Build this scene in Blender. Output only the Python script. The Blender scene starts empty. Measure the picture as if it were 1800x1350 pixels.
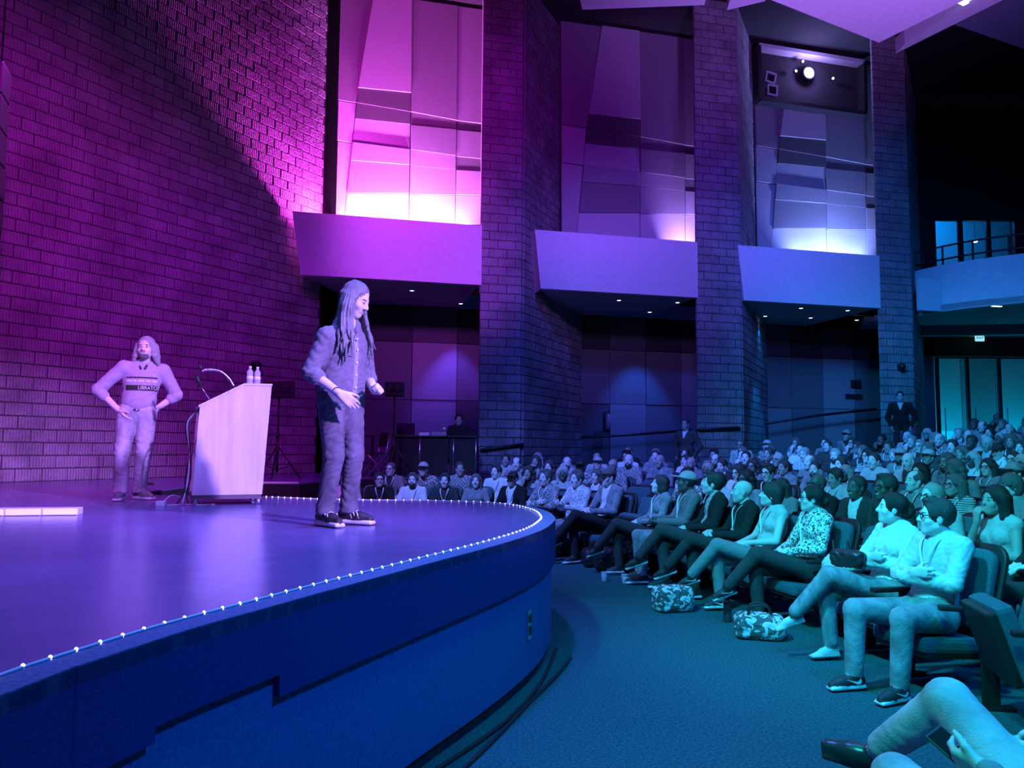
import bpy, bmesh, math, random
import numpy as np
from mathutils import Vector, Matrix
random.seed(11)
np.random.seed(11)
scene = bpy.context.scene
col = scene.collection

# ------------------------------------------------------------------ camera
FPX = 1400.0
CAM = Vector((0.0, 0.0, 1.57))
PITCH = math.atan((788 - 675) / FPX)
ROLL = 0.008
_F = Vector((0, math.cos(PITCH), math.sin(PITCH)))
_R0 = Vector((1, 0, 0))
_U0 = Vector((0, -math.sin(PITCH), math.cos(PITCH)))
_R = math.cos(ROLL) * _R0 + math.sin(ROLL) * _U0
_U = -math.sin(ROLL) * _R0 + math.cos(ROLL) * _U0
cam_data = bpy.data.cameras.new('camera')
cam_data.sensor_width = 36.0
cam_data.lens = 36.0 * FPX / 1800.0
cam_data.clip_end = 200
cam = bpy.data.objects.new('camera', cam_data)
col.objects.link(cam)
cam.matrix_world = Matrix(((_R.x, _U.x, -_F.x, CAM.x), (_R.y, _U.y, -_F.y, CAM.y), (_R.z, _U.z, -_F.z, CAM.z), (0, 0, 0, 1)))
scene.camera = cam

def ray(px, py):
    return _F + _R * ((px - 900) / FPX) + _U * ((675 - py) / FPX)
def at(px, py, Y):
    d = ray(px, py)
    return CAM + d * (Y / d.y)
def on_z(px, py, z):
    d = ray(px, py)
    return CAM + d * ((z - CAM.z) / d.z)
def on_plane(px, py, p0, n):
    d = ray(px, py)
    return CAM + d * ((p0 - CAM).dot(n) / d.dot(n))
def project(p):
    v = Vector(p) - CAM
    w = v.dot(_F)
    if w < 0.05:
        return None
    return (900 + FPX * v.dot(_R) / w, 675 - FPX * v.dot(_U) / w, w)

# ------------------------------------------------------------------ world, exposure
scene.view_settings.view_transform = 'Standard'
scene.view_settings.look = 'None'
scene.view_settings.gamma = 1.0
scene.view_settings.exposure = 0.0
scene.view_settings.use_curve_mapping = False
world = bpy.data.worlds.new('hall_dark')
scene.world = world
world.use_nodes = True
bg = world.node_tree.nodes['Background']
bg.inputs[0].default_value = (0.05, 0.06, 0.5, 1)
bg.inputs[1].default_value = 0.035

# ------------------------------------------------------------------ stage key and graze, plus unseen spots added to tint each zone
def spot(name, loc, target, energy, color, deg, blend=0.6, radius=0.25):
    l = bpy.data.lights.new(name, 'SPOT')
    l.energy = energy
    l.color = color
    l.spot_size = math.radians(deg)
    l.spot_blend = blend
    l.shadow_soft_size = radius
    o = bpy.data.objects.new(name, l)
    col.objects.link(o)
    o.location = loc
    o.rotation_euler = (Vector(target) - Vector(loc)).to_track_quat('-Z', 'Y').to_euler()
    return o

MAG = (0.95, 0.0, 1.0)
VIO = (0.42, 0.02, 1.0)
BLU = (0.07, 0.05, 1.0)
AZU = (0.0, 0.22, 1.0)
CYA = (0.0, 0.58, 0.95)
TEA = (0.0, 0.75, 0.80)
# wash on the block wall behind the stage
spot('wall_wash_magenta', (-3.2, 5.0, 9.6), (-7.6, 12.0, 2.6), 2400, (0.85, 0.0, 1.0), 75, 1.0, 0.4)
spot('wall_wash_violet', (-1.0, 8.0, 9.8), (-5.2, 16.0, 2.0), 1300, (0.30, 0.0, 1.0), 55, 1.0, 0.4)
spot('wall_graze_magenta', (-3.98, 16.95, 6.2), (-4.75, 16.85, 9.8), 1700, (1.0, 0.05, 1.0), 150, 1.0, 0.06)
# stage key and wash
spot('stage_key_violet', (6.2, -0.6, 6.4), (-2.5, 7.1, 1.8), 15500, (0.42, 0.21, 1.0), 24, 0.8, 0.2)
spot('stage_key_magenta', (-1.5, -3.0, 7.8), (-4.6, 8.8, 1.9), 3400, (0.52, 0.15, 1.0), 22, 0.8, 0.2)
spot('stage_back_violet', (-6.2, 13.2, 8.8), (-4.4, 6.6, 1.0), 1300, (0.60, 0.05, 1.0), 60, 1.0, 0.2)
spot('stage_down_blue', (-1.2, 5.2, 9.8), (-1.2, 5.4, 1.0), 4700, (0.11, 0.15, 1.0), 56, 1.0, 0.3)
# stage front and carpet
spot('apron_azure', (3.4, 1.2, 6.5), (0.2, 4.4, 0.4), 1900, (0.0, 0.20, 1.0), 70, 1.0, 0.4)
spot('carpet_teal', (1.9, 4.6, 8.6), (2.2, 4.2, 0.0), 480, TEA, 75, 1.0, 0.4)
# audience
spot('audience_cyan', (-2.4, 2.6, 7.4), (4.2, 7.6, 1.0), 5200, (0.03, 0.64, 1.0), 50, 0.9, 0.3)
spot('audience_teal', (-0.8, 0.0, 6.4), (2.6, 3.9, 0.7), 1450, (0.02, 0.92, 0.86), 54, 1.0, 0.3)
spot('audience_azure', (-3.2, 6.4, 8.4), (1.2, 13.0, 1.1), 7000, (0.10, 0.22, 1.0), 50, 0.9, 0.3)
spot('audience_far_cyan', (0.6, 7.2, 9.0), (8.8, 16.4, 1.7), 6200, (0.0, 0.42, 1.0), 46, 0.9, 0.3)
# side wall, bays, piers, ceiling: fill spots added in mid-air, no fixtures there
spot('side_wall_fill_magenta', (-1.6, 9.0, 6.6), (-1.9, 17.2, 5.9), 3000, (0.52, 0.06, 1.0), 36, 0.9, 0.3)
spot('side_wall_fill_violet', (2.2, 9.6, 6.6), (2.6, 18.2, 5.9), 1150, (0.33, 0.14, 1.0), 40, 0.9, 0.3)
spot('side_wall_fill_blue', (5.6, 10.4, 6.6), (7.0, 19.2, 5.7), 820, (0.11, 0.13, 1.0), 40, 0.9, 0.3)
spot('balcony_fill_azure', (9.0, 10.0, 6.6), (12.4, 19.4, 5.7), 820, (0.0, 0.16, 1.0), 40, 0.9, 0.3)
spot('bay_fill_magenta', (-2.6, 8.6, 5.4), (-2.6, 18.6, 9.6), 1900, (0.85, 0.0, 1.0), 44, 1.0, 0.3)
spot('bay_fill_violet', (1.4, 9.0, 5.4), (2.0, 19.6, 9.4), 1300, (0.42, 0.0, 1.0), 46, 1.0, 0.3)
spot('bay_fill_blue', (5.4, 9.6, 5.4), (6.6, 20.6, 9.0), 1300, (0.20, 0.05, 1.0), 44, 1.0, 0.3)
spot('piers_fill_blue', (1.5, 9.0, 9.2), (3.6, 18.6, 2.8), 2600, (0.03, 0.07, 1.0), 75, 1.0, 0.4)
spot('piers_fill_azure', (6.0, 10.0, 8.0), (9.2, 19.6, 5.6), 1900, (0.0, 0.20, 1.0), 60, 1.0, 0.4)
spot('ceiling_fill_violet', (4.6, 5.0, 2.9), (5.6, 10.8, 9.2), 7000, (0.42, 0.15, 1.0), 54, 1.0, 0.3)

# ------------------------------------------------------------------ materials
MATS = {}
def mat(name, color, rough=0.6, spec=0.5, noise=0.0, nscale=8.0, bump=0.0, bscale=60.0, metal=0.0, emit=None, estr=0.0, coords='Object', stretch=(1, 1, 1), alpha=1.0):
    if name in MATS:
        return MATS[name]
    m = bpy.data.materials.new(name)
    m.use_nodes = True
    nt = m.node_tree
    b = nt.nodes['Principled BSDF']
    if isinstance(color, (int, float)):
        color = (color, color, color)
    b.inputs['Base Color'].default_value = (*color, 1)
    b.inputs['Roughness'].default_value = rough
    b.inputs['Specular IOR Level'].default_value = spec
    b.inputs['Metallic'].default_value = metal
    if emit is not None:
        b.inputs['Emission Color'].default_value = (*emit, 1)
        b.inputs['Emission Strength'].default_value = estr
    if alpha < 1:
        b.inputs['Alpha'].default_value = alpha
    if noise or bump:
        tc = nt.nodes.new('ShaderNodeTexCoord')
        mp = nt.nodes.new('ShaderNodeMapping')
        mp.inputs['Scale'].default_value = stretch
        nt.links.new(tc.outputs[coords], mp.inputs['Vector'])
    if noise:
        n = nt.nodes.new('ShaderNodeTexNoise')
        n.inputs['Scale'].default_value = nscale
        n.inputs['Detail'].default_value = 5
        nt.links.new(mp.outputs['Vector'], n.inputs['Vector'])
        r = nt.nodes.new('ShaderNodeMapRange')
        r.inputs['From Min'].default_value = 0.3
        r.inputs['From Max'].default_value = 0.7
        r.inputs['To Min'].default_value = 1 - noise
        r.inputs['To Max'].default_value = 1 + noise
        nt.links.new(n.outputs['Fac'], r.inputs['Value'])
        mx = nt.nodes.new('ShaderNodeVectorMath')
        mx.operation = 'SCALE'
        mx.inputs[0].default_value = color
        nt.links.new(r.outputs['Result'], mx.inputs['Scale'])
        nt.links.new(mx.outputs['Vector'], b.inputs['Base Color'])
    if bump:
        n2 = nt.nodes.new('ShaderNodeTexNoise')
        n2.inputs['Scale'].default_value = bscale
        n2.inputs['Detail'].default_value = 4
        nt.links.new(mp.outputs['Vector'], n2.inputs['Vector'])
        bp = nt.nodes.new('ShaderNodeBump')
        bp.inputs['Strength'].default_value = bump
        bp.inputs['Distance'].default_value = 0.02
        nt.links.new(n2.outputs['Fac'], bp.inputs['Height'])
        nt.links.new(bp.outputs['Normal'], b.inputs['Normal'])
    MATS[name] = m
    return m

def pattern_mat(name, c1, c2, kind, scale, rough=0.8, thr=0.5):
    """two-tone printed cloth: stripes, check, spots"""
    if name in MATS:
        return MATS[name]
    m = bpy.data.materials.new(name)
    m.use_nodes = True
    nt = m.node_tree
    b = nt.nodes['Principled BSDF']
    b.inputs['Roughness'].default_value = rough
    tc = nt.nodes.new('ShaderNodeTexCoord')
    ramp = nt.nodes.new('ShaderNodeValToRGB')
    ramp.color_ramp.interpolation = 'CONSTANT'
    ramp.color_ramp.elements[0].color = (c1, c1, c1, 1)
    ramp.color_ramp.elements[1].color = (c2, c2, c2, 1)
    ramp.color_ramp.elements[1].position = thr
    if kind == 'stripe':
        t = nt.nodes.new('ShaderNodeTexWave')
        t.bands_direction = 'Z'
        t.inputs['Scale'].default_value = scale
        nt.links.new(tc.outputs['Object'], t.inputs['Vector'])
        nt.links.new(t.outputs['Fac'], ramp.inputs['Fac'])
    elif kind == 'check':
        t = nt.nodes.new('ShaderNodeTexChecker')
        t.inputs['Scale'].default_value = scale
        nt.links.new(tc.outputs['Object'], t.inputs['Vector'])
        nt.links.new(t.outputs['Fac'], ramp.inputs['Fac'])
    else:
        t = nt.nodes.new('ShaderNodeTexNoise')
        t.inputs['Scale'].default_value = scale
        t.inputs['Detail'].default_value = 1.5
        t.inputs['Distortion'].default_value = 1.2
        nt.links.new(tc.outputs['Object'], t.inputs['Vector'])
        nt.links.new(t.outputs['Fac'], ramp.inputs['Fac'])
    nt.links.new(ramp.outputs['Color'], b.inputs['Base Color'])
    MATS[name] = m
    return m

def block_material():
    """rough split-face concrete block with vertical ribs (uv: metres along the wall, metres up)"""
    m = bpy.data.materials.new('split_face_block')
    m.use_nodes = True
    nt = m.node_tree
    b = nt.nodes['Principled BSDF']
    b.inputs['Roughness'].default_value = 0.9
    b.inputs['Specular IOR Level'].default_value = 0.2
    oi = nt.nodes.new('ShaderNodeNewGeometry')
    n = nt.nodes.new('ShaderNodeTexNoise')
    n.inputs['Scale'].default_value = 1.7
    n.inputs['Detail'].default_value = 6
    nt.links.new(oi.outputs['Position'], n.inputs['Vector'])
    r = nt.nodes.new('ShaderNodeMapRange')
    r.inputs['From Min'].default_value = 0.3
    r.inputs['From Max'].default_value = 0.7
    r.inputs['To Min'].default_value = 0.20
    r.inputs['To Max'].default_value = 0.36
    nt.links.new(n.outputs['Fac'], r.inputs['Value'])
    rnd = nt.nodes.new('ShaderNodeMapRange')
    rnd.inputs['To Min'].default_value = 0.86
    rnd.inputs['To Max'].default_value = 1.12
    nt.links.new(oi.outputs['Random Per Island'], rnd.inputs['Value'])
    mu = nt.nodes.new('ShaderNodeMath')
    mu.operation = 'MULTIPLY'
    nt.links.new(r.outputs['Result'], mu.inputs[0])
    nt.links.new(rnd.outputs['Result'], mu.inputs[1])
    cb = nt.nodes.new('ShaderNodeCombineColor')
    for i in range(3):
        nt.links.new(mu.outputs[0], cb.inputs[i])
    nt.links.new(cb.outputs[0], b.inputs['Base Color'])
    uv = nt.nodes.new('ShaderNodeUVMap')
    w = nt.nodes.new('ShaderNodeTexWave')
    w.bands_direction = 'X'
    w.inputs['Scale'].default_value = 7.0
    w.inputs['Distortion'].default_value = 0.6
    w.inputs['Detail'].default_value = 2
    nt.links.new(uv.outputs['UV'], w.inputs['Vector'])
    n2 = nt.nodes.new('ShaderNodeTexNoise')
    n2.inputs['Scale'].default_value = 22
    n2.inputs['Detail'].default_value = 5
    nt.links.new(oi.outputs['Position'], n2.inputs['Vector'])
    ad = nt.nodes.new('ShaderNodeMath')
    ad.operation = 'MULTIPLY_ADD'
    ad.inputs[1].default_value = 0.45
    nt.links.new(w.outputs['Fac'], ad.inputs[0])
    nt.links.new(n2.outputs['Fac'], ad.inputs[2])
    bp = nt.nodes.new('ShaderNodeBump')
    bp.inputs['Strength'].default_value = 0.9
    bp.inputs['Distance'].default_value = 0.03
    nt.links.new(ad.outputs[0], bp.inputs['Height'])
    nt.links.new(bp.outputs['Normal'], b.inputs['Normal'])
    MATS['block'] = m
    return m
block_material()
M = dict(  # stage, carpet and seat colours carry the tint of the coloured light
    mortar=mat('dark_mortar', 0.06, 0.95, 0.1),
    stage=mat('stage_floor_vinyl', (0.17, 0.15, 0.32), 0.22, 0.6, 0.16, 1.3, 0.03, 240),
    rim=mat('stage_rim_carpet', (.20, .20, .36), 0.95, 0.1, 0.25, 60, 0.5, 300),
    band=mat('stage_band_carpet', (0.03, 0.05, 0.20), 0.95, 0.1, 0.2, 90, 0.4, 260),
    skirt=mat('stage_skirt_fabric', (0.05, 0.16, 0.36), 0.95, 0.1, 0.2, 70, 0.4, 240),
    kick=mat('dark_kickboard', 0.025, 0.8),
    carpet=mat('hall_carpet', (0.03, 0.125, 0.135), 1.0, 0.05, 0.4, 60, 0.5, 420),
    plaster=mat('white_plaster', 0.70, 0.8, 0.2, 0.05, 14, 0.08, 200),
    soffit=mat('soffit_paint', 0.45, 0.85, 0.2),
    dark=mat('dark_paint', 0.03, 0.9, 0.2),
    black=mat('black_plastic', 0.018, 0.5),
    blackmetal=mat('black_metal', 0.03, 0.4, 0.5, metal=0.5),
    chrome=mat('bright_metal', 0.75, 0.25, 0.5, metal=1.0),
    grille=mat('speaker_grille', 0.03, 0.75, 0.3, bump=0.4, bscale=300),
    wood=mat('pale_veneer', (0.72, 0.68, 0.70), 0.5, 0.4, 0.10, 3.0, stretch=(6, 6, 0.6)),
    white=mat('white_plastic', 0.8, 0.45),
    paper=mat('white_paper', 0.85, 0.8),
    clear=mat('clear_bottle', (0.8, 0.85, 0.95), 0.08, 0.6, alpha=0.45),
    seatcloth=mat('seat_upholstery', (0.06, 0.13, 0.16), 0.95, 0.1, 0.2, 80, 0.4, 300),
    led=mat('led_bulb', 0.8, 0.4, emit=(0.62, 0.62, 1.0), estr=9.0),
    lampglow=mat('downlight_glow', 0.8, 0.4, emit=(0.55, 0.75, 1.0), estr=9.0),
    spotglow=mat('followspot_glow', 0.8, 0.4, emit=(0.55, 0.45, 1.0), estr=40.0),
    exitglow=mat('exit_sign_glow', 0.8, 0.4, emit=(0.35, 0.85, 1.0), estr=0.9),
    exitletter=mat('exit_letters', 0.01, 0.6),
    denim=mat('denim', (0.26, 0.27, 0.29), 0.95, 0.1, 0.35, 16, 0.2, 130, stretch=(1, 1, 0.5)),
)
TONES = [0.06, 0.11, 0.17, 0.24, 0.32, 0.42, 0.55]
PANEL = [mat('acoustic_panel_%d' % i, t, 0.9, 0.15, 0.05, 30, 0.15, 220) for i, t in enumerate(TONES)]

# ------------------------------------------------------------------ helpers
def tag(o, label=None, cat=None, group=None, kind=None):
    if label: o['label'] = label
    if cat: o['category'] = cat
    if group: o['group'] = group
    if kind: o['kind'] = kind
    return o
def empty(name, loc=(0, 0, 0), rz=0.0, label=None, cat=None, group=None, kind=None):
    o = bpy.data.objects.new(name, None)
    o.empty_display_size = 0.1
    col.objects.link(o)
    o.location = loc
    o.rotation_euler = (0, 0, rz)
    return tag(o, label, cat, group, kind)
def add(name, me, parent=None, loc=None, rot=None, mats=None):
    o = bpy.data.objects.new(name, me)
    col.objects.link(o)
    if parent is not None:
        o.parent = parent
    if loc is not None:
        o.location = loc
    if rot is not None:
        o.rotation_euler = rot
    return o
def mesh(name, verts, faces, mats, fm=None, smooth=False):
    me = bpy.data.meshes.new(name)
    me.from_pydata([tuple(v) for v in verts], [], faces)
    if not isinstance(mats, (list, tuple)):
        mats = [mats]
    for m in mats:
        me.materials.append(m)
    if fm is not None:
        me.polygons.foreach_set('material_index', fm)
    if smooth:
        me.polygons.foreach_set('use_smooth', [True] * len(me.polygons))
    me.update()
    return me

class MB:
    """collects simple solids into one mesh"""
    def __init__(s):
        s.v = []; s.f = []; s.m = []; s.sm = []
    def _add(s, vs, fs, m=0, smooth=False):
        o = len(s.v)
        s.v += [tuple(v) for v in vs]
        s.f += [tuple(i + o for i in f) for f in fs]
        s.m += [m] * len(fs)
        s.sm += [smooth] * len(fs)
    def box(s, c, size, m=0, R=None, bev=0.0):
        x, y, z = [d / 2 for d in size]
        if bev <= 0:
            vs = [Vector((a * x, b * y, e * z)) for a in (-1, 1) for b in (-1, 1) for e in (-1, 1)]
            fs = [(0, 1, 3, 2), (4, 6, 7, 5), (0, 4, 5, 1), (2, 3, 7, 6), (0, 2, 6, 4), (1, 5, 7, 3)]
        else:
            bm = bmesh.new()
            bmesh.ops.create_cube(bm, size=1)
            bmesh.ops.scale(bm, vec=size, verts=bm.verts)
            bmesh.ops.bevel(bm, geom=bm.edges[:], offset=bev, segments=2, affect='EDGES', profile=0.6)
            bm.verts.index_update()
            vs = [v.co.copy() for v in bm.verts]
            fs = [tuple(v.index for v in f.verts) for f in bm.faces]
            bm.free()
        if R is not None:
            vs = [R @ v for v in vs]
        c = Vector(c)
        s._add([v + c for v in vs], fs, m)
        return s
    def tube(s, pts, r, n=8, m=0, r2=None, closed=True):
        pts = [Vector(p) for p in pts]
        k = len(pts)
        rings = []
        up = None
        for i, p in enumerate(pts):
            t = (pts[min(i + 1, k - 1)] - pts[max(i - 1, 0)]).normalized()
            if up is None:
                up = Vector((0, 0, 1)) if abs(t.z) < 0.9 else Vector((0, 1, 0))
            a = t.cross(up).normalized()
            b = a.cross(t).normalized()
            up = b
            rr = r if r2 is None else r + (r2 - r) * i / max(1, k - 1)
            rings.append([p + a * (rr * math.cos(2 * math.pi * j / n)) + b * (rr * math.sin(2 * math.pi * j / n)) for j in range(n)])
        vs = [v for ring in rings for v in ring]
        fs = [(i * n + j, i * n + (j + 1) % n, (i + 1) * n + (j + 1) % n, (i + 1) * n + j) for i in range(k - 1) for j in range(n)]
        s._add(vs, fs, m, True)
        if closed:
            o = len(s.v) - len(vs)
            s.f.append(tuple(o + j for j in reversed(range(n)))); s.m.append(m); s.sm.append(False)
            s.f.append(tuple(o + (k - 1) * n + j for j in range(n))); s.m.append(m); s.sm.append(False)
        return s
    def lathe(s, prof, c=(0, 0, 0), n=16, m=0, R=None):
        c = Vector(c)
        vs = []
        for r, z in prof:
            for j in range(n):
                a = 2 * math.pi * j / n
                v = Vector((r * math.cos(a), r * math.sin(a), z))
                if R is not None:
                    v = R @ v
                vs.append(v + c)
        k = len(prof)
        fs = [(i * n + j, i * n + (j + 1) % n, (i + 1) * n + (j + 1) % n, (i + 1) * n + j) for i in range(k - 1) for j in range(n)]
        fs += [tuple(reversed(range(n))), tuple((k - 1) * n + j for j in range(n))]
        s._add(vs, fs, m, True)
        return s
    def prism(s, poly, d, m=0):
        """extrude polygon (list of Vector) by vector d"""
        d = Vector(d)
        n = len(poly)
        a = [Vector(p) for p in poly]
        b = [p + d for p in a]
        fs = [tuple(reversed(range(n))), tuple(range(n, 2 * n))] + [(i, (i + 1) % n, n + (i + 1) % n, n + i) for i in range(n)]
        s._add(a + b, fs, m)
        return s
    def build(s, name, mats, parent=None, loc=None, rot=None):
        me = s.me(name, mats)
        return add(name, me, parent, loc, rot)
    def me(s, name, mats):
        me = mesh(name, s.v, s.f, mats, s.m)
        me.polygons.foreach_set('use_smooth', s.sm)
        bm = bmesh.new(); bm.from_mesh(me)
        bmesh.ops.recalc_face_normals(bm, faces=bm.faces)
        bm.to_mesh(me); bm.free()
        return me

def rounded(w, h, r, n=5, top_only=False):
    """rounded rectangle outline in 2d, centred in x, from 0 to h in y"""
    out = []
    for cx, cy, a0, rr in ((w / 2, 0, -90, 0.0 if top_only else r), (w / 2, h, 0, r), (-w / 2, h, 90, r), (-w / 2, 0, 180, 0.0 if top_only else r)):
        if rr == 0:
            out.append((cx, cy)); continue
        ox = cx - math.copysign(rr, cx); oy = rr if cy == 0 else h - rr
        for i in range(n + 1):
            a = math.radians(a0 + 90 * i / n)
            out.append((ox + rr * math.cos(a), oy + rr * math.sin(a)))
    return out
def catmull(P, n=8, closed=False):
    P = [Vector(p) for p in P]
    out = []
    for i in range(len(P) - 1):
        p0 = P[max(i - 1, 0)]; p1 = P[i]; p2 = P[i + 1]; p3 = P[min(i + 2, len(P) - 1)]
        for j in range(n):
            t = j / n
            out.append(0.5 * ((2 * p1) + (p2 - p0) * t + (2 * p0 - 5 * p1 + 4 * p2 - p3) * t * t + (3 * p1 - p0 - 3 * p2 + p3) * t ** 3))
    out.append(P[-1].copy())
    return out
def resample(P, step):
    L = [0.0]
    for i in range(1, len(P)):
        L.append(L[-1] + (P[i] - P[i - 1]).length)
    n = int(L[-1] / step)
    out = []; j = 0
    for i in range(n + 1):
        s = i * step
        while j < len(L) - 2 and L[j + 1] < s:
            j += 1
        t = (s - L[j]) / max(1e-9, L[j + 1] - L[j])
        out.append(P[j].lerp(P[j + 1], t))
    return out
# ------------------------------------------------------------------ the hall
def V2(p, z=0.0):
    return Vector((p[0], p[1], z))
SZ = 1.0                                   # stage height
# front-row curve (hip positions) and raked floor behind it
FRONT = [(1.3, -2.5), (1.45, 0.3), (1.95, 2.7), (2.55, 3.8), (2.88, 5.0), (2.93, 6.1), (2.75, 7.3), (2.45, 8.4), (2.0, 9.7), (1.3, 11.2), (0.3, 12.2), (-1.0, 12.75), (-2.8, 12.95)]
FC = resample(catmull([V2(p) for p in FRONT], 10), 0.05)
def normals(P):
    out = []
    for i in range(len(P)):
        t = (P[min(i + 1, len(P) - 1)] - P[max(i - 1, 0)]).normalized()
        out.append(Vector((t.y, -t.x, 0)))     # right-hand side of travel = away from the stage
    return out
FN = normals(FC)
# smooth the normals so that outer rows fan out evenly
for _ in range(60):
    FN = [((FN[max(i - 1, 0)] + FN[i] * 2 + FN[min(i + 1, len(FN) - 1)]) / 4) for i in range(len(FN))]
FN = [n.normalized() for n in FN]
ROWD = 1.0
def rowz(k):
    return 0.0 if k <= 0 else 0.062 * k + 0.0024 * k * k
def rowpt(i, k):
    return FC[i] + FN[i] * (k * ROWD)

# flat carpet between stage and seats
mb = MB()
mb.box((4.0, 11.0, -0.05), (34, 38, 0.1))
tag(mb.build('floor', M['carpet']), 'dark carpeted hall floor between stage and front row', kind='structure')
# rake
vs = []; fs = []
KS = [0.45 + 0.5 * j for j in range(0, 36)]
IDX = list(range(0, len(FC), 6))
for k in KS:
    for i in IDX:
        p = rowpt(i, k)
        vs.append((p.x, p.y, rowz(k - 0.45) + 0.004))
n = len(IDX)
fs = [(a * n + b, a * n + b + 1, (a + 1) * n + b + 1, (a + 1) * n + b) for a in range(len(KS) - 1) for b in range(n - 1)]
o = add('floor_rake', mesh('floor_rake', vs, [f[::-1] for f in fs], M['carpet'], smooth=True))
tag(o, 'gently rising carpeted floor under the seat rows', kind='structure')

# ---- stage
LED_PX = [(20, 1182), (68, 1166), (141, 1143), (289, 1098), (420, 1064), (530, 1035), (641, 1007), (739, 982), (850, 954), (924, 931), (948, 916), (951, 908), (935, 896), (887, 886), (813, 882), (739, 880), (628, 879), (547, 877), (450, 873)]
led_curve = [on_z(x, y, SZ) for x, y in LED_PX]
led_curve = [Vector((-1.62, -1.5, SZ)), Vector((-1.48, 0.4, SZ))] + led_curve
LC = catmull(led_curve, 8)
for _ in range(6):
    LC = [LC[0]] + [(LC[i - 1] + LC[i] * 2 + LC[i + 1]) / 4 for i in range(1, len(LC) - 1)] + [LC[-1]]
LC = resample(LC, 0.06)
LN = normals(LC)
RIM = [p + n * 0.115 for p, n in zip(LC, LN)]
p_end = RIM[-1]
PLAT = [Vector((-4.45, 9.35, SZ)), Vector((-4.6, 12.4, SZ)), Vector((-3.3, 12.45, SZ)), Vector((-3.0, 14.8, SZ)), Vector((-0.75, 15.35, SZ)), Vector((-0.6, 17.2, SZ))]
WALLC = catmull([V2(p) for p in [(-11.5, 6.6), (-9.6, 9.0), (-7.75, 11.8), (-6.5, 13.9), (-5.35, 15.8), (-4.33, 17.48)]], 12)
stage = empty('stage', (0, 0, 0), 0, 'raised thrust stage with curved carpeted front and dark deck', None, None, 'structure')
poly = [Vector((p.x, p.y, SZ)) for p in LC] + PLAT + [Vector((-4.5, 19.5, SZ)), Vector((-12, 17, SZ)), Vector((-12, -1.5, SZ))]
mb = MB(); mb.prism(poly, (0, 0, -0.02)); mb.build('stage_deck', M['stage'], stage)
# carpeted rim outside the light strip
mb = MB()
vs = []; fs = []
for a, b in zip(LC, RIM):
    vs += [a, b, b + Vector((0, 0, -0.05)), a + Vector((0, 0, -0.05))]
n = len(LC)
for i in range(n - 1):
    for j in range(3):
        fs.append((4 * i + j, 4 * i + j + 1, 4 * i + 4 + j + 1, 4 * i + 4 + j))
mb._add(vs, fs); mb.build('stage_rim', M['rim'], stage)
def strip(path, off, z0, z1, thick=0.03, smooth=True):
    mb = MB()
    N = normals(path)
    vs = []
    for p, nn in zip(path, N):
        q = p + nn * off
        r = q - nn * thick
        vs += [(q.x, q.y, z1), (q.x, q.y, z0), (r.x, r.y, z0), (r.x, r.y, z1)]
    fs = []
    n = len(path)
    for i in range(n - 1):
        for j in range(4):
            fs.append((4 * i + j, 4 * i + (j + 1) % 4, 4 * i + 4 + (j + 1) % 4, 4 * i + 4 + j))
    fs += [(0, 1, 2, 3), (4 * n - 4, 4 * n - 1, 4 * n - 2, 4 * n - 3)]
    mb._add(vs, fs, 0, False)
    return mb
def idx_at_px(path, px):
    best = min((abs(project(p)[0] - px), i) for i, p in enumerate(path) if project(p) and p.y < 6.3)
    return best[1]
i1 = idx_at_px(RIM, 281); i2 = idx_at_px(RIM, 500)
for a, b, zb in ((0, i1, 0.70), (i1, i2, 0.745), (i2, len(RIM) - 1, 0.665)):
    strip(RIM[a:b + 1], 0.0, zb, SZ - 0.005, 0.05).build('fascia_band', M['band'], stage)
strip(RIM, -0.03, 0.07, 0.80, 0.03).build('skirt_panel', M['skirt'], stage)
strip(RIM, -0.05, 0.0, 0.09, 0.03).build('kickboard', M['kick'], stage)
# rear edge faces of the deck around the side gap
mb = MB()
E = [p_end] + PLAT
for a, b in zip(E[:-1], E[1:]):
    d = (b - a); nrm = Vector((d.y, -d.x, 0)).normalized() * 0.03
    q = [Vector((a.x, a.y, 0)), Vector((b.x, b.y, 0)), Vector((b.x, b.y, SZ - 0.021)), Vector((a.x, a.y, SZ - 0.021))]
    mb.prism(q, -nrm)
mb.build('rear_facing', M['dark'], stage)
# pale nosing on the back platform edge
mb = MB()
for a, b in ((PLAT[1], PLAT[2]), ):
    mb.tube([a + Vector((0, 0, 0.005)), b + Vector((0, 0, 0.005))], 0.022, 6)
mb.build('edge_nosing', M['plaster'], stage)

# LED strip along the rim
ls = empty('light_strip', LC[0], 0, 'string of tiny white lights along the curved stage edge', 'light strip')
bl = MB(); bl.lathe([(0.003, 0.0), (0.005, 0.003), (0.0054, 0.007), (0.004, 0.010), (0.0015, 0.012)], n=8)
bulb = bl.me('led_bulb', M['led'])
LP = resample(LC, 0.088)
mb = MB(); mb.tube([p + Vector((0, 0, 0.004)) - LC[0] for p in LC[::3]], 0.005, 5); mb.build('cable', M['white'], ls)
for p in LP:
    add('led_bulb', bulb, ls, p - LC[0])

# outlet plate on the skirt
i = idx_at_px(RIM, 935)
q = RIM[i]; nn = normals(RIM)[i]
op = empty('outlet_plate', (q.x - nn.x * 0.028, q.y - nn.y * 0.028, 0.30), math.atan2(nn.y, nn.x) + math.pi / 2, 'metal double socket plate low on the curved stage skirt', 'outlet')
MB().box((0, -0.006, 0.10), (0.075, 0.012, 0.20), bev=0.004).build('plate', M['chrome'], op)
for zz in (0.06, 0.14):
    MB().box((0, -0.015, zz), (0.05, 0.01, 0.055), bev=0.003).build('socket', M['black'], op)
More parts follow.
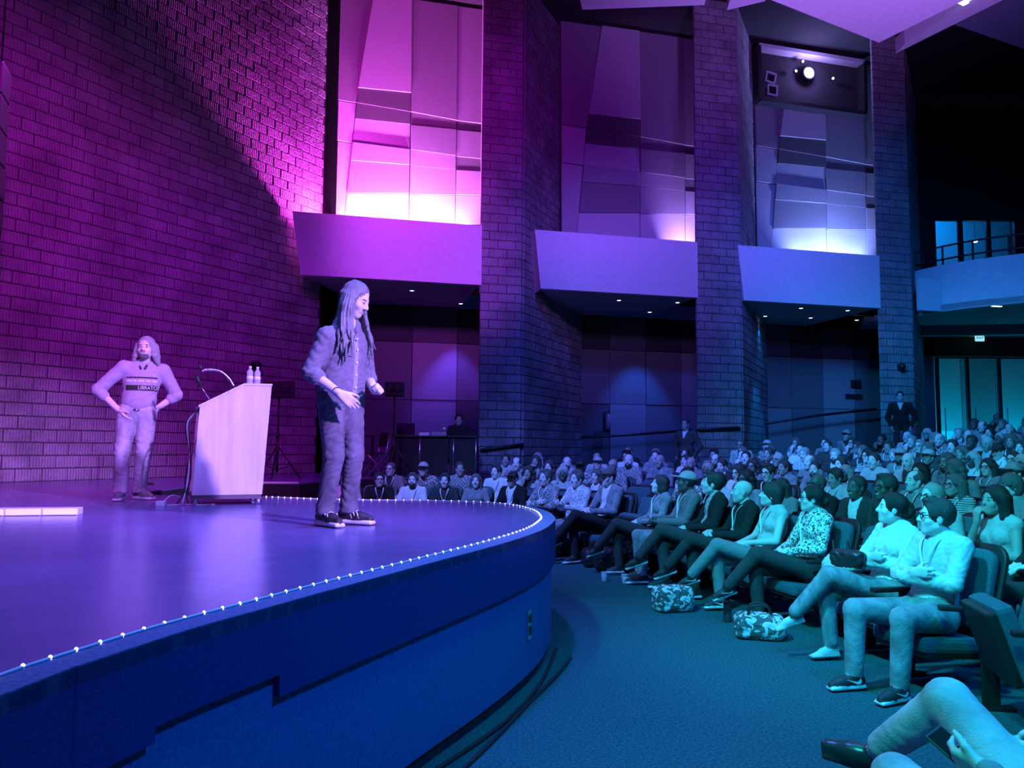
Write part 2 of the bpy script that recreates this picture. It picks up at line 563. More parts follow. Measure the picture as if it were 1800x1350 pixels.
# cables lying along the foot of the stage
for j, (off, px0, px1) in enumerate(((0.05, 640, 968), (0.13, 740, 960))):
    a = idx_at_px(RIM, px0); b = idx_at_px(RIM, px1)
    N_ = normals(RIM)
    pts = [Vector((RIM[i].x, RIM[i].y, 0.012)) + N_[i] * (off + 0.035 * math.sin(i * 0.13 + j * 2)) for i in range(a, b + 8, 3)]
    tag(MB().tube(pts, 0.012, 6).build('floor_cable', M['black']), ['black cable lying tight against the foot of the stage skirt', 'loose black cable snaking over carpet beside the stage skirt'][j], 'cable', 'cables along the stage foot')

# ---- concrete-block walls
_bm = {}
def block_mesh(L, h=0.19, d=0.08):
    key = (round(L, 3), h)
    if key in _bm:
        return _bm[key]
    c = 0.008
    x = L / 2 - 0.008; z = h / 2 - 0.003
    vs = [(-x, 0, -z), (x, 0, -z), (x, 0, z), (-x, 0, z), (-x, -d + c, -z), (x, -d + c, -z), (x, -d + c, z), (-x, -d + c, z),
          (-x + c, -d, -z + c), (x - c, -d, -z + c), (x - c, -d, z - c), (-x + c, -d, z - c)]
    fs = [(0, 1, 5, 4), (1, 2, 6, 5), (2, 3, 7, 6), (3, 0, 4, 7), (4, 5, 9, 8), (5, 6, 10, 9), (6, 7, 11, 10), (7, 4, 8, 11), (8, 9, 10, 11)]
    me = mesh('block', vs, fs, MATS['block'])
    uv = me.uv_layers.new(name='UVMap')
    for lp in me.loops:
        co = me.vertices[lp.vertex_index].co
        uv.data[lp.index].uv = (co.x + 0.5, co.z + 0.5)
    _bm[key] = me
    return me
def block_wall(parent, path, z0, z1, zsplit_parts=300, L=0.40, H=0.20):
    """courses of blocks in running bond on the right-hand side of path"""
    S = [0.0]
    for i in range(1, len(path)):
        S.append(S[-1] + (path[i] - path[i - 1]).length)
    tot = S[-1]
    def pos(s):
        j = 0
        while j < len(S) - 2 and S[j + 1] < s:
            j += 1
        t = (s - S[j]) / (S[j + 1] - S[j])
        return path[j].lerp(path[j + 1], t)
    rows = int((z1 - z0) / H)
    items = []
    for r in range(rows):
        s = 0.0
        first = L / 2 if r % 2 else L
        while s < tot - 0.06:
            ln = min(first if s == 0 else L, tot - s)
            if ln > 0.06:
                a = pos(s); b = pos(s + ln)
                c = (a + b) / 2
                t = (b - a).normalized()
                items.append((c, math.atan2(t.y, t.x), round(ln * 100) / 100, z0 + (r + 0.5) * H))
            s += ln
    def score(it):
        p = project((it[0].x, it[0].y, it[3]))
        if p is None: return 0
        inside = -20 < p[0] < 1820 and -20 < p[1] < 1370
        return (1.0 if inside else 0.05) / p[2]
    items.sort(key=score, reverse=True)
    out = []
    for c, a, ln, z in items[:zsplit_parts]:
        o = add('block', block_mesh(ln), parent, (c.x + random.uniform(-.004, .004), c.y + random.uniform(-.004, .004), z), (0, 0, a))
        out.append(o)
    rest = items[zsplit_parts:]
    if rest:
        bv = []; bf = []; uvs = []
        for c, a, ln, z in rest:
            me = block_mesh(ln)
            o0 = len(bv)
            ca, sa = math.cos(a), math.sin(a)
            jx = random.uniform(-.005, .005)
            for v in me.vertices:
                x, y, zz = v.co
                y += jx
                bv.append((c.x + x * ca - y * sa, c.y + x * sa + y * ca, z + zz))
                uvs.append((x + 0.5, zz + 0.5))
            bf += [tuple(o0 + i for i in p.vertices) for p in me.polygons]
        me = mesh('block_courses', bv, bf, MATS['block'])
        uv = me.uv_layers.new(name='UVMap')
        li = np.zeros(len(me.loops), dtype=np.int32)
        me.loops.foreach_get('vertex_index', li)
        uv.data.foreach_set('uv', np.array(uvs, dtype=np.float32)[li].ravel())
        o = add('block_courses', me, parent)
        o['kind'] = 'stuff'
    # mortar face just behind the block fronts
    vs = []; fs = []
    N = normals(path)
    for p, nn in zip(path, N):
        q = p + nn * 0.069
        vs += [(q.x, q.y, z0), (q.x, q.y, z1)]
    for i in range(len(path) - 1):
        fs.append((2 * i, 2 * i + 2, 2 * i + 3, 2 * i + 1))
    m_ = add('mortar', mesh('mortar', vs, fs, M['mortar']), parent)

wl = empty('wall_left', WALLC[0], 0, 'tall curved wall of rough concrete blocks behind the stage', None, None, 'structure')
wl.location = (0, 0, 0)
block_wall(wl, resample(WALLC, 0.1) + [WALLC[-1]], SZ, 12.6, 300)

# side-wall plane: L(s) = P0 + s*U
P0 = Vector((-4.6, 16.5, 0)); US = Vector((0.9708, 0.24, 0)).normalized(); NS = Vector((-US.y, US.x, 0))
def s_px(px, off=0.0, py=600):
    p = on_plane(px, py, P0 + NS * off, NS)
    return (p - P0).dot(US)
def LP_(s, off=0.0, z=0.0):
    p = P0 + US * s + NS * off
    return Vector((p.x, p.y, z))
ZT, ZB = 6.50, 5.16
OB, OL = 1.7, 3.1          # panel plane and lower back wall behind the soffit
# return at the block wall end, the gap's shade put into its colour
mb = MB(); e = WALLC[-1]
mb.prism([Vector((e.x + 0.06, e.y, 0)), Vector((e.x + 0.06, e.y, 12.6)), Vector((e.x + 0.2, e.y + 1.1, 12.6)), Vector((e.x + 0.2, e.y + 1.1, 0))], (-0.1, -0.02, 0))
tag(mb.build('wall_return', mat('gap_shade_black', 0.004, 1.0, 0.0)), 'narrow return blackened as the shaded gap at the block wall end', kind='structure')

# piers
def pier(px0, px1, pxr, base, words):
    s0, s1 = s_px(px0), s_px(px1)
    pr = None
    r0 = LP_(s1)
    # return meets the lower back wall where it is seen under the soffit
    sr = s_px(pxr, OL)
    sl = min(s_px(px0 + 14, OL), sr - .15)
    o = empty('wall_pier', (0, 0, 0), 0, words, None, None, 'structure')
    path = [LP_(s0, OL * 0.9), LP_(s0, 0.0)]
    block_wall(o, [LP_(s0), LP_(s1)], base, 12.6, 170)
    block_wall(o, [LP_(s1, 0.02), LP_(sr, OL)], base, 12.6, 130)
    mb = MB()
    mb.prism([LP_(s0 + 0.02, 0.0, base - .6), LP_(s1, 0.0, base - .6), LP_(sr, OL, base - .6), LP_(sl, OL, base - .6)], (0, 0, 12.6 - base + 0.6))
    mb.build('core', M['mortar'], o)
    return s0, s1, sr
p2 = pier(842, 915, 1018, 0.4, 'block pier standing behind the sound desk and first balcony box')
p3 = pier(1223, 1300, 1343, 0.6, 'block pier between the second and third balcony boxes')
p4 = pier(1544, 1600, 1618, 0.8, 'block pier beside the rear balcony and the entrance doors')

# balcony boxes (fascia, soffit) and panelled bays
def bay_box(pxl_top, pxl_bot, s1, sback0, words):
    o = empty('wall_balcony_box', (0, 0, 0), 0, words, None, None, 'structure')
    st = s_px(pxl_top); sb = s_px(pxl_bot)
    mb = MB()
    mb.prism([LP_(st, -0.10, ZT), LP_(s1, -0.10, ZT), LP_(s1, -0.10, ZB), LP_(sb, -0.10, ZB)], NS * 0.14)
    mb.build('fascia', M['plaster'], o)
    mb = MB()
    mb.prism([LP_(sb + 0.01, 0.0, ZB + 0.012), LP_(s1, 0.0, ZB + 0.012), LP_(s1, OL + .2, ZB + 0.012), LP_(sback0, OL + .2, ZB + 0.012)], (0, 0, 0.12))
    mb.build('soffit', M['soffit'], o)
    # end cheek (the first box dies into the block wall and needs none)
    if pxl_top < 600:
        return o, st
    mb = MB()
    mb.prism([LP_(st, 0.0, ZT), LP_(sb, 0.0, ZB), LP_(sb + 0.02, OB, ZB), LP_(st + 0.02, OB, ZT)], US * 0.05)
    mb.build('end_cheek', M['plaster'], o)
    return o, st
b1 = bay_box(507, 525, p2[0] + 0.02, s_px(600, OL), 'white balcony box nearest the stage wall with lit cove above')
b2 = bay_box(937, 948, p3[0] + 0.02, p2[2] - 0.3, 'white balcony box between the two middle block piers')
b3 = bay_box(1296, 1305, p4[0] + 0.02, p3[2] - 0.3, 'white balcony box under the spotlight window')

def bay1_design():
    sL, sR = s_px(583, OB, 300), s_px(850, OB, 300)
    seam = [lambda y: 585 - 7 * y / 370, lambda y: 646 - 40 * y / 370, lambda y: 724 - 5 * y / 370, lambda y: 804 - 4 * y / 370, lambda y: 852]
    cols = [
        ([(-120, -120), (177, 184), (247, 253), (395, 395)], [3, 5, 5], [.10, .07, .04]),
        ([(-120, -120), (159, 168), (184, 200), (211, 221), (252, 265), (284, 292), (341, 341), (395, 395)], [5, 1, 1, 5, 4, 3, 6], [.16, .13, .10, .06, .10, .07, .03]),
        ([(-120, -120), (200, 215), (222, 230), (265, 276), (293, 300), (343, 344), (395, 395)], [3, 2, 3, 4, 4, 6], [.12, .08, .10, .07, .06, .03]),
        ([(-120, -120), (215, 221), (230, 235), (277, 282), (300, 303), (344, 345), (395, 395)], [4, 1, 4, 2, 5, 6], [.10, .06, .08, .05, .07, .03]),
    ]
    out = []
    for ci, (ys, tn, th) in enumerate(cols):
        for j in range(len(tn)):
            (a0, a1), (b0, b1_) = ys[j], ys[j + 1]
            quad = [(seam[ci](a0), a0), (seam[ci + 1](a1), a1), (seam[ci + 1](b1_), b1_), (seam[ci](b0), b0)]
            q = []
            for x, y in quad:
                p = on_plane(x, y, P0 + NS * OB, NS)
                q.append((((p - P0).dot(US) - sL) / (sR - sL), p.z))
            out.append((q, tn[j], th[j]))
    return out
DES = bay1_design()
def bay(sL, sR, words, low0):
    w = empty('wall_bay', (0, 0, 0), 0, words, None, None, 'structure')
    mb = MB()
    mb.prism([LP_(sL - 0.3, OB, ZB + 0.14), LP_(sR + 0.3, OB, ZB + 0.14), LP_(sR + 0.3, OB, 12.6), LP_(sL - 0.3, OB, 12.6)], NS * 0.08)
    mb.build('backing', M['dark'], w)
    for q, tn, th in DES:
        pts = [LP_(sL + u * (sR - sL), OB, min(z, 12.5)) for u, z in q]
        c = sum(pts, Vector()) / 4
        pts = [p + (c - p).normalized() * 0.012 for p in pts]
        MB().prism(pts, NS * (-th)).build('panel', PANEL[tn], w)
    # lower back wall under the soffit
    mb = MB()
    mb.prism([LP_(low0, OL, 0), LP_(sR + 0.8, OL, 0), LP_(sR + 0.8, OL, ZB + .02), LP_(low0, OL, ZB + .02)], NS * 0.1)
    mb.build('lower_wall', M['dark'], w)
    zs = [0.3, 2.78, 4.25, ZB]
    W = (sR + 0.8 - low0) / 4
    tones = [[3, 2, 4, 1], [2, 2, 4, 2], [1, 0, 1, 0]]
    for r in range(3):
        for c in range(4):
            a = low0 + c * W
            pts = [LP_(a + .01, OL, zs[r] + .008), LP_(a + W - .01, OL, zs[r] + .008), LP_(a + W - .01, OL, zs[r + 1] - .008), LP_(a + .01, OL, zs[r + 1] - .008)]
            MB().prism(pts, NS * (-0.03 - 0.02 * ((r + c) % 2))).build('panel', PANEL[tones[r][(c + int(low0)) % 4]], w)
    return w
w1 = bay(s_px(583, OB, 300), s_px(850, OB, 300), 'panelled bay beside the block wall with three bright uplights', s_px(560, OL))
w2 = bay(s_px(990, OB, 300), s_px(1250, OB, 300), 'panelled bay between the two middle block piers', p2[2] - 0.2)
w3 = bay(s_px(1331, OB, 300), s_px(1560, OB, 300), 'panelled bay holding the spotlight window', p3[2] - 0.2)
# pale strips that paint the pier edges as lit
for k, (px, wp) in enumerate(((847, .07), (1537, .06))):
    s = s_px(px, 0.9, 200)
    tag(MB().prism([LP_(s, .9, ZB), LP_(s + wp, .9, ZB), LP_(s + wp, .9, 12.5), LP_(s, .9, 12.5)], NS * 0.05).build('trim_%d' % (k + 1), M['plaster']), 'pale vertical strip painted in for a lit pier edge', kind='structure')

# cove uplights in the troughs above the boxes
def cove(px, energy, color, off=1.28, z=6.02, deg=95):
    s = s_px(px, OB, 370)
    spot('cove_uplight', LP_(s, off, z), LP_(s, OB + 0.35, z + 2.2), energy, color, deg, 0.9, 0.05)
for px in (640, 702, 778):
    cove(px, 2900, (0.78, 0.16, 1.0))
for px in (1190, 1213):
    cove(px, 650, (0.40, 0.22, 1.0), deg=60)
for px in (1420, 1482):
    cove(px, 1200, (0.20, 0.28, 1.0))

# downlights in the soffits
dl = MB(); dl.lathe([(0.085, 0.0), (0.085, -0.012), (0.06, -0.016)], n=14)
dl_ring = dl.me('trim_ring', M['white'])
dd = MB(); dd.lathe([(0.058, 0.0), (0.058, -0.012), (0.03, -0.02)], n=12)
dl_lens = dd.me('lens', M['lampglow'])
def downlight(px, py, words, energy=0, color=(0.1, 0.2, 1.0)):
    p = on_z(px, py, ZB + 0.012)
    o = empty('downlight', p, 0, words, 'downlight', 'recessed soffit downlights')
    add('trim_ring', dl_ring, o); add('lens', dl_lens, o)
    if energy:
        q = p + NS * 0.0
        spot('downlight_beam', (p.x, p.y, p.z - 0.05), (p.x + NS.x * 0.55, p.y + NS.y * 0.55, 1.0), energy, color, 62, 0.6, 0.05)
D = 'round recessed downlight '
for px, py, w, e, c in ((724, 510, 'under the first box, nearer the stage block wall', 0, None), (810, 533, 'under the first box, beside the first block pier', 420, (0.12, 0.06, 1.0)), (1088, 527, 'under the second box, beside the first block pier', 0, None), (1142, 548, 'under the second box, deep by the panelled wall', 520, (0.02, 0.12, 1.0)), (1191, 531, 'under the second box, beside the middle block pier', 60, (0.03, 0.14, 1.0)), (1345, 555, 'under the third box, tucked behind the middle pier', 60, (0.0, 0.25, 1.0)), (1408, 541, 'under the third box, midway near its front fascia', 420, (0.0, 0.24, 1.0)), (1425, 558, 'under the third box, midway near the panelled wall', 0, None), (1490, 545, 'under the third box, front one by entrance pier', 60, (0.0, 0.3, 0.9)), (1506, 562, 'under the third box, rear one by entrance pier', 0, None)):
    downlight(px, py, D + w, e, c)

# handrail along the side wall
pts = [on_plane(x, y, P0 + NS * o_, NS) for x, y, o_ in ((845, 791, -.12), (920, 781, -.12))]
pts += [on_plane(x, y, P0 + NS * 2.6, NS) for x, y in ((1022, 769), (1100, 765), (1215, 756))]
hr = empty('handrail', (pts[0].x, pts[0].y, 0), 0, 'dark handrail rising along the side wall behind the rows', 'handrail')
b0 = Vector((pts[0].x, pts[0].y, 0))
for seg in (pts[:2], pts[2:], [on_plane(x, y, P0 + NS * -.12, NS) for x, y in ((1228, 755), (1300, 752))], [on_plane(x, y, P0 + NS * 2.5, NS) for x, y in ((1346, 745), (1440, 730), (1540, 719))]):
    MB().tube([p - b0 for p in seg], 0.035, 8).build('rail', M['black'], hr)
    for p in (seg[0], seg[-1]):
        q = p - b0
        MB().tube([q, q + NS * 0.14 - Vector((0, 0, .04))], 0.02, 6).build('bracket', M['blackmetal'], hr)
# fire extinguisher on the back wall of the second bay
p = on_plane(1067, 755, P0 + NS * (OL - 0.22), NS)
fe = empty('fire_extinguisher', p, math.atan2(US.y, US.x), 'dark fire extinguisher hung on the panelled wall behind the rows', 'extinguisher')
MB().box((0, 0.02, 0.2), (0.2, 0.03, 0.52)).build('backplate', M['black'], fe)
MB().lathe([(0.06, 0.0), (0.075, 0.02), (0.075, 0.34), (0.05, 0.4), (0.025, 0.42), (0.025, 0.46)], (0, -0.08, 0), 14).build('cylinder', mat('ext_body', 0.25, 0.4), fe)
MB().box((0, -0.09, 0.47), (0.03, 0.12, 0.03)).build('handle', M['blackmetal'], fe)
# small wall fixtures
for px, py, off, wds in ((445, 643, None, 'small dark wall speaker bracket on the stage block wall'), (1581, 645, -0.1, 'small dark round fixture on the pier by the entrance')):
    if off is None:
        k = min(range(len(WALLC)), key=lambda i: abs((project((WALLC[i].x, WALLC[i].y, 3)) or (9e9,))[0] - px))
        q = WALLC[k]; t = (WALLC[k] - WALLC[k - 1]).normalized(); nn = Vector((t.y, -t.x, 0))
        w = project((q.x, q.y, 3))
        z = 1.57 + (785 - py) / 1400 * q.y
        p = Vector((q.x, q.y, z)) + nn * 0.08; rz = math.atan2(nn.y, nn.x) + math.pi / 2
    else:
        p = on_plane(px, py, P0 + NS * off, NS); rz = math.atan2(US.y, US.x)
    o = empty('wall_fixture', p, rz, wds, 'wall fixture')
    MB().box((0, -0.03, 0), (0.14, 0.06, 0.14), bev=0.01).build('mount', M['black'], o)
    MB().lathe([(0.09, 0), (0.08, 0.08), (0.05, 0.11)], (0, -0.06, 0), 12, R=Matrix.Rotation(math.radians(90), 3, 'X')).build('head', M['blackmetal'], o)
# wall plaque boxes at bay three
for px, py, w_, h_, wds in ((1504, 675, .34, .24, 'small dark square panel on the wall beside the entrance pier'), (1500, 697, .55, .14, 'long dark low panel on the wall beside the entrance pier')):
    p = on_plane(px, py, P0 + NS * (OL - 0.06), NS)
    o = empty('wall_plaque', p, math.atan2(US.y, US.x), wds, 'plaque')
    MB().box((0, -0.02, 0), (w_, 0.04, h_), bev=0.006).build('board', M['dark'], o)
    MB().box((0, -0.045, 0), (w_ - .06, 0.012, h_ - .05)).build('face', M['black'], o)

# spotlight window in bay three
wq = [on_plane(x, y, P0 + NS * (OB - 0.5), NS) for x, y in ((1335, 78), (1521, 108), (1523, 199), (1338, 173))]
win = empty('window_1', (0, 0, 0), 0, 'dark projection window high on the panelled bay', None, None, 'structure')
def frame_bar(a, b, t=0.05, dep=0.32):
    mb = MB()
    d = (b - a).normalized(); up = NS.cross(d).normalized() * t
    mb.prism([a - up, b - up, b + up, a + up], NS * dep)
    return mb
for i in range(4):
    frame_bar(wq[i], wq[(i + 1) % 4]).build('window_frame', M['black'] if i != 0 else M['soffit'], win)
MB().prism([p + NS * 0.30 for p in wq], NS * 0.03).build('window_back', M['dark'], win)
def fix_at(px, py, off=OB - 0.42):
    return on_plane(px, py, P0 + NS * off, NS)
p = fix_at(1422, 128)
fsx = empty('followspot', p, math.atan2(US.y, US.x), 'glaring round spotlight inside the dark projection window', 'spotlight')
RX = Matrix.Rotation(math.radians(90), 3, 'X')
MB().lathe([(0.17, -0.16), (0.19, 0.0), (0.16, 0.01)], (0, 0, 0), 20, R=RX).build('housing', M['black'], fsx)
MB().lathe([(0.145, 0.012), (0.13, 0.03), (0.05, 0.045)], (0, 0, 0), 20, R=RX).build('lens', M['spotglow'], fsx)
pl = bpy.data.lights.new('followspot_glow', 'POINT'); pl.energy = 90; pl.color = (0.35, 0.25, 1.0); pl.shadow_soft_size = 0.1
po = bpy.data.objects.new('followspot_glow', pl); col.objects.link(po); po.location = p - NS * 0.25
for px, py, wds in ((1411, 108, 'tiny pilot light above the glaring spotlight'), (1399, 125, 'faint pilot light just beside the glaring spotlight'), (1464, 138, 'tiny pilot light away from spotlight toward the entrance pier')):
    q = fix_at(px, py)
    MBx = MB().lathe([(0.03, 0), (0.03, 0.02), (0.012, 0.03)], (0, 0, 0), 10, R=RX)
    o = empty('pilot_light', q, math.atan2(US.y, US.x), wds, 'pilot light')
    MBx.build('lens', M['lampglow'], o)
    MB().lathe([(0.04, -0.06), (0.04, 0.0), (0.032, 0.002)], (0, 0, 0), 10, R=RX).build('housing', M['black'], o)
for px, py, tilt, wds in ((1354, 137, 0.2, 'upper square stage lamp frame in the projection window'), (1357, 159, 0.06, 'lower square stage lamp frame in the projection window')):
    q = fix_at(px, py)
    o = empty('square_lamp', q, math.atan2(US.y, US.x), wds, 'stage lamp')
    r_ = Matrix.Rotation(tilt, 3, 'Y')
    mb = MB()
    for a, b, sx, sz in ((0, .13, .30, .035), (0, -.13, .30, .035), (-.135, 0, .035, .28), (.135, 0, .035, .28)):
        mb.box(r_ @ Vector((a, -0.02, b)), (sx, .05, sz), R=r_)
    mb.build('colour_frame', M['soffit'], o)
    MB().box((0, 0.06, 0), (.24, .12, .22), R=r_, bev=.01).build('lamp_body', M['black'], o)

# ---- rear of the hall (right of the last pier)
s4 = p4[1]
rear = empty('wall_rear_balcony', (0, 0, 0), 0, 'curved pale balcony front crossing the rear of the hall', None, None, 'structure')
a = LP_(s_px(1612), -0.15); b = LP_(s_px(1648), -0.15)
MB().prism([Vector((a.x, a.y, ZB)), Vector((b.x, b.y, ZB)), Vector((b.x, b.y, 5.95)), Vector((a.x, a.y, 6.0))], NS * 0.12).build('short_fascia', M['plaster'], rear)
def deep(px, Y):
    p = at(px, 600, Y); return Vector((p.x, p.y, 0))
path = [deep(1612, 20.9), deep(1634, 20.55), deep(1660, 20.2), deep(1700, 19.75), deep(1745, 19.35), deep(1800, 18.95), deep(1880, 18.4), deep(2000, 17.5)]
path = catmull(path, 3)
vs = []; fs = []
for p in path:
    for dy, z in ((0, ZB), (0, 6.36), (0.25, 6.36), (0.25, ZB)):
        vs.append((p.x + dy * 0.3, p.y + dy, z))
for i in range(len(path) - 1):
    for j in range(4):
        fs.append((4 * i + j, 4 * i + (j + 1) % 4, 4 * i + 4 + (j + 1) % 4, 4 * i + 4 + j))
mb = MB(); mb._add(vs, fs); mb.build('curved_fascia', M['plaster'], rear)
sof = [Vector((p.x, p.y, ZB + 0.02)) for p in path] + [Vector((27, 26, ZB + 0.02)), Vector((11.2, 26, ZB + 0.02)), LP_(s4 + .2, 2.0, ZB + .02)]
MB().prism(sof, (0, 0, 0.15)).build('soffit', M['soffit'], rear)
# railing on the balcony
rl = empty('railing', (path[0].x, path[0].y, 6.36), 0, 'dark two-bar metal railing on top of the rear balcony front', 'railing')
o_ = Vector((path[0].x, path[0].y, 6.36))
for zz in (0.18, 0.52):
    MB().tube([Vector((p.x + .1, p.y + .12, 6.36 + zz)) - o_ for p in path], 0.025, 8).build('rail', M['black'], rl)
for i in range(2, len(path), 4):
    p = path[i]
    q = Vector((p.x + .1, p.y + .12, 6.36)) - o_
    MB().tube([q, q + Vector((0, 0, 0.54))], 0.025, 8).build('post', M['blackmetal'], rl)
# band under the soffit, dark lintel, entrance glazing
YD = 25.0
def rp(px, py, Y=YD):
    return at(px, py, Y)
rearw = empty('wall_rear', (0, 0, 0), 0, 'dark rear wall above the entrance doors', None, None, 'structure')
a, b = at(1600, 563, 23), at(1900, 548, 23)
MB().prism([Vector((a.x, 23, 4.93)), Vector((b.x, 22.2, 4.93)), Vector((b.x, 22.2, ZB + .02)), Vector((a.x, 23, ZB + .02))], (0, 0.2, 0)).build('drop_band', M['soffit'], rearw)
ztop = rp(1650, 627).z
MB().box(((12.6 + 26) / 2 - 1.0, YD + 0.15, (ztop + ZB) / 2 + .02), (16, 0.3, ZB - ztop)).build('lintel', M['dark'], rearw)
xj = rp(1643, 680).x
MB().box((xj - 1.6, YD + 0.15, 2.6), (3.2, 0.3, 5.2)).build('jamb_wall', PANEL[2], rearw)
# glazed doors
def glazing(name, xs, z0, z1, Y, words, mull=0.09):
    d = empty(name, (0, 0, 0), 0, words, None, None, 'structure')
    for x in xs:
        MB().box((x, Y, (z0 + z1) / 2), (mull, 0.1, z1 - z0)).build('door_frame', M['black'], d)
    for x0, x1 in zip(xs[:-1], xs[1:]):
        MB().box(((x0 + x1) / 2, Y, (z0 + z1) / 2), (x1 - x0 - mull, 0.012, z1 - z0 - 0.06)).build('pane', GLASS, d)
        MB().box(((x0 + x1) / 2, Y, z1 - 0.03), (x1 - x0 - mull, 0.09, 0.06)).build('rail', M['black'], d)
        MB().tube([(x0 + mull / 2 + 0.12, Y - 0.09, z0 + 0.7), (x0 + mull / 2 + 0.12, Y - 0.09, z0 + 1.9)], 0.018, 6).build('pull_bar', M['chrome'], d)
    return d
g = bpy.data.materials.new('door_glass'); g.use_nodes = True
nt = g.node_tree; nt.nodes.clear()
ou = nt.nodes.new('ShaderNodeOutputMaterial'); mixs = nt.nodes.new('ShaderNodeMixShader'); tr = nt.nodes.new('ShaderNodeBsdfTransparent'); gl = nt.nodes.new('ShaderNodeBsdfGlossy')
tr.inputs[0].default_value = (0.85, 0.95, 1.0, 1); gl.inputs['Roughness'].default_value = 0.05; mixs.inputs[0].default_value = 0.08
nt.links.new(tr.outputs[0], mixs.inputs[1]); nt.links.new(gl.outputs[0], mixs.inputs[2]); nt.links.new(mixs.outputs[0], ou.inputs[0])
GLASS = g
FZ = 1.05
xs = [rp(x, 680).x for x in (1648, 1701, 1757, 1815, 1875)]
glazing('door_1', xs, FZ, ztop, YD, 'tall glazed entrance doors lit from the lobby')
# lobby behind
lob = empty('wall_lobby', (0, 0, 0), 0, 'pale lobby wall seen through the entrance doors', None, None, 'structure')
MB().box((16, YD + 3.4, 3.0), (14, 0.1, 5)).build('lobby_wall', M['plaster'], lob)
for k in range(7):
    MB().box((11.6 + k * 1.25, YD + 3.3, 3.6), (1.15, 0.08, 2.6)).build('panel', PANEL[5 if k % 2 else 3], lob)
MB().box((16, YD + 1.8, FZ - 0.05), (14, 3.3, 0.1)).build('lobby_floor', M['plaster'], lob)
for x in (12.6, 15.2, 17.8):
    l = bpy.data.lights.new('lobby_lamp', 'POINT'); l.energy = 95; l.color = (0.0, 0.52, 0.85); l.shadow_soft_size = 0.2
    q = bpy.data.objects.new('lobby_lamp', l); col.objects.link(q); q.location = (x, YD + 2.0, 1.9)
    pz = on_z(1700, 630, 4.2)
# lobby pendant lamps seen through glass
for px, py, wds in ((1773, 628, 'small bright ceiling lamp in the lobby behind the doors'),):
    p = at(px, py, YD + 1.5)
    o = empty('lobby_lamp', p, 0, wds, 'lamp')
    MB().box((0, 0, 0), (0.30, 0.1, 0.06), bev=.01).build('diffuser', M['lampglow'], o)
    MB().tube([(0, 0, 0.03), (0, 0, 0.8)], 0.012, 6).build('stem', M['blackmetal'], o)
# exit sign
p = at(1722, 594, 24.6)
ex = empty('exit_sign', (p.x, p.y, p.z), 0, 'small lit exit sign hanging above the entrance doors', 'sign')
MB().box((0, 0, 0), (0.27, 0.06, 0.21), bev=.01).build('sign_box', M['exitglow'], ex)
MB().tube([(0, 0, 0.1), (0, 0, 0.45)], 0.012, 6).build('hanger', M['blackmetal'], ex)
def text_mesh(txt, size, ex_=0.003):
    cu = bpy.data.curves.new('lettering', 'FONT')
    cu.body = txt; cu.size = size; cu.extrude = ex_; cu.align_x = 'CENTER'; cu.align_y = 'CENTER'
    ob = bpy.data.objects.new('lettering_tmp', cu)
    col.objects.link(ob)
    dg = bpy.context.evaluated_depsgraph_get()
    me = bpy.data.meshes.new_from_object(ob.evaluated_get(dg))
    bpy.data.objects.remove(ob)
    return me
tm = text_mesh('EXIT', 0.115, 0.004); tm.materials.clear(); tm.materials.append(M['exitletter'])
add('lettering', tm, ex, (0, -0.033, 0), (math.radians(90), 0, 0))
l = bpy.data.lights.new('exit_glow', 'POINT'); l.energy = 4; l.color = (0.1, 0.6, 1.0); l.shadow_soft_size = 0.1
q = bpy.data.objects.new('exit_glow', l); col.objects.link(q); q.location = (p.x, p.y - 0.3, p.z + 0.12)
# slim light in the rear soffit
p = on_z(1752, 537, ZB + 0.02)
o = empty('soffit_light', p, 0.3, 'slim bright light in the soffit below the rear balcony', 'soffit light')
MB().box((0, 0, -0.012), (0.26, 0.08, 0.024)).build('lens', M['lampglow'], o)
MB().box((0, 0, -0.004), (0.32, 0.14, 0.012)).build('frame', M['white'], o)
# upper rear wall with glazed opening behind the balcony
YU = 25.6
uw = empty('wall_upper_rear', (0, 0, 0), 0, 'dark upper rear wall above the balcony', None, None, 'structure')
x0 = at(1640, 420, YU).x; x1 = at(1786, 420, YU).x; z1 = at(1712, 385, YU).z; zf = 6.3
MB().box((x0 - 2.2, YU + .15, 9.3), (4.4, .3, 8.2)).build('wall_side', M['dark'], uw)
MB().box((x1 + 4, YU + .15, 9.3), (8, .3, 8.2)).build('wall_side', M['dark'], uw)
MB().box(((x0 + x1) / 2, YU + .15, (z1 + 13.4) / 2), (x1 - x0, .3, 13.4 - z1)).build('wall_head', M['dark'], uw)
MB().box((16.4, 23.2, 5.36), (9.4, 4.6, 0.1)).build('balcony_floor', M['dark'], uw)
glazing('door_2', [at(x, 420, YU).x for x in (1640, 1688, 1737, 1786)], 5.4, z1, YU, 'glazed doors behind the rear balcony railing', 0.14)
MB().box(((x0 + x1) / 2, YU + 2.6, 7.6), (7, 0.1, 5)).build('corridor_wall', M['plaster'], lob)
l = bpy.data.lights.new('corridor_lamp', 'POINT'); l.energy = 90; l.color = (0.0, 0.26, 0.95); l.shadow_soft_size = 0.2
q = bpy.data.objects.new('corridor_lamp', l); col.objects.link(q); q.location = ((x0 + x1) / 2, YU + 1.4, 9.6)
p = at(1714, 424, YU + 1.0)
o = empty('corridor_lamp', p, 0, 'bright small wall lamp in the corridor behind the balcony doors', 'lamp')
MB().lathe([(0.02, -.05), (0.07, -0.03), (0.08, 0.0), (0.03, .04)], n=12).build('shade', M['lampglow'], o)
MB().tube([(0, 0, 0.03), (0, 0, 1.4)], 0.01, 6).build('stem', M['blackmetal'], o)

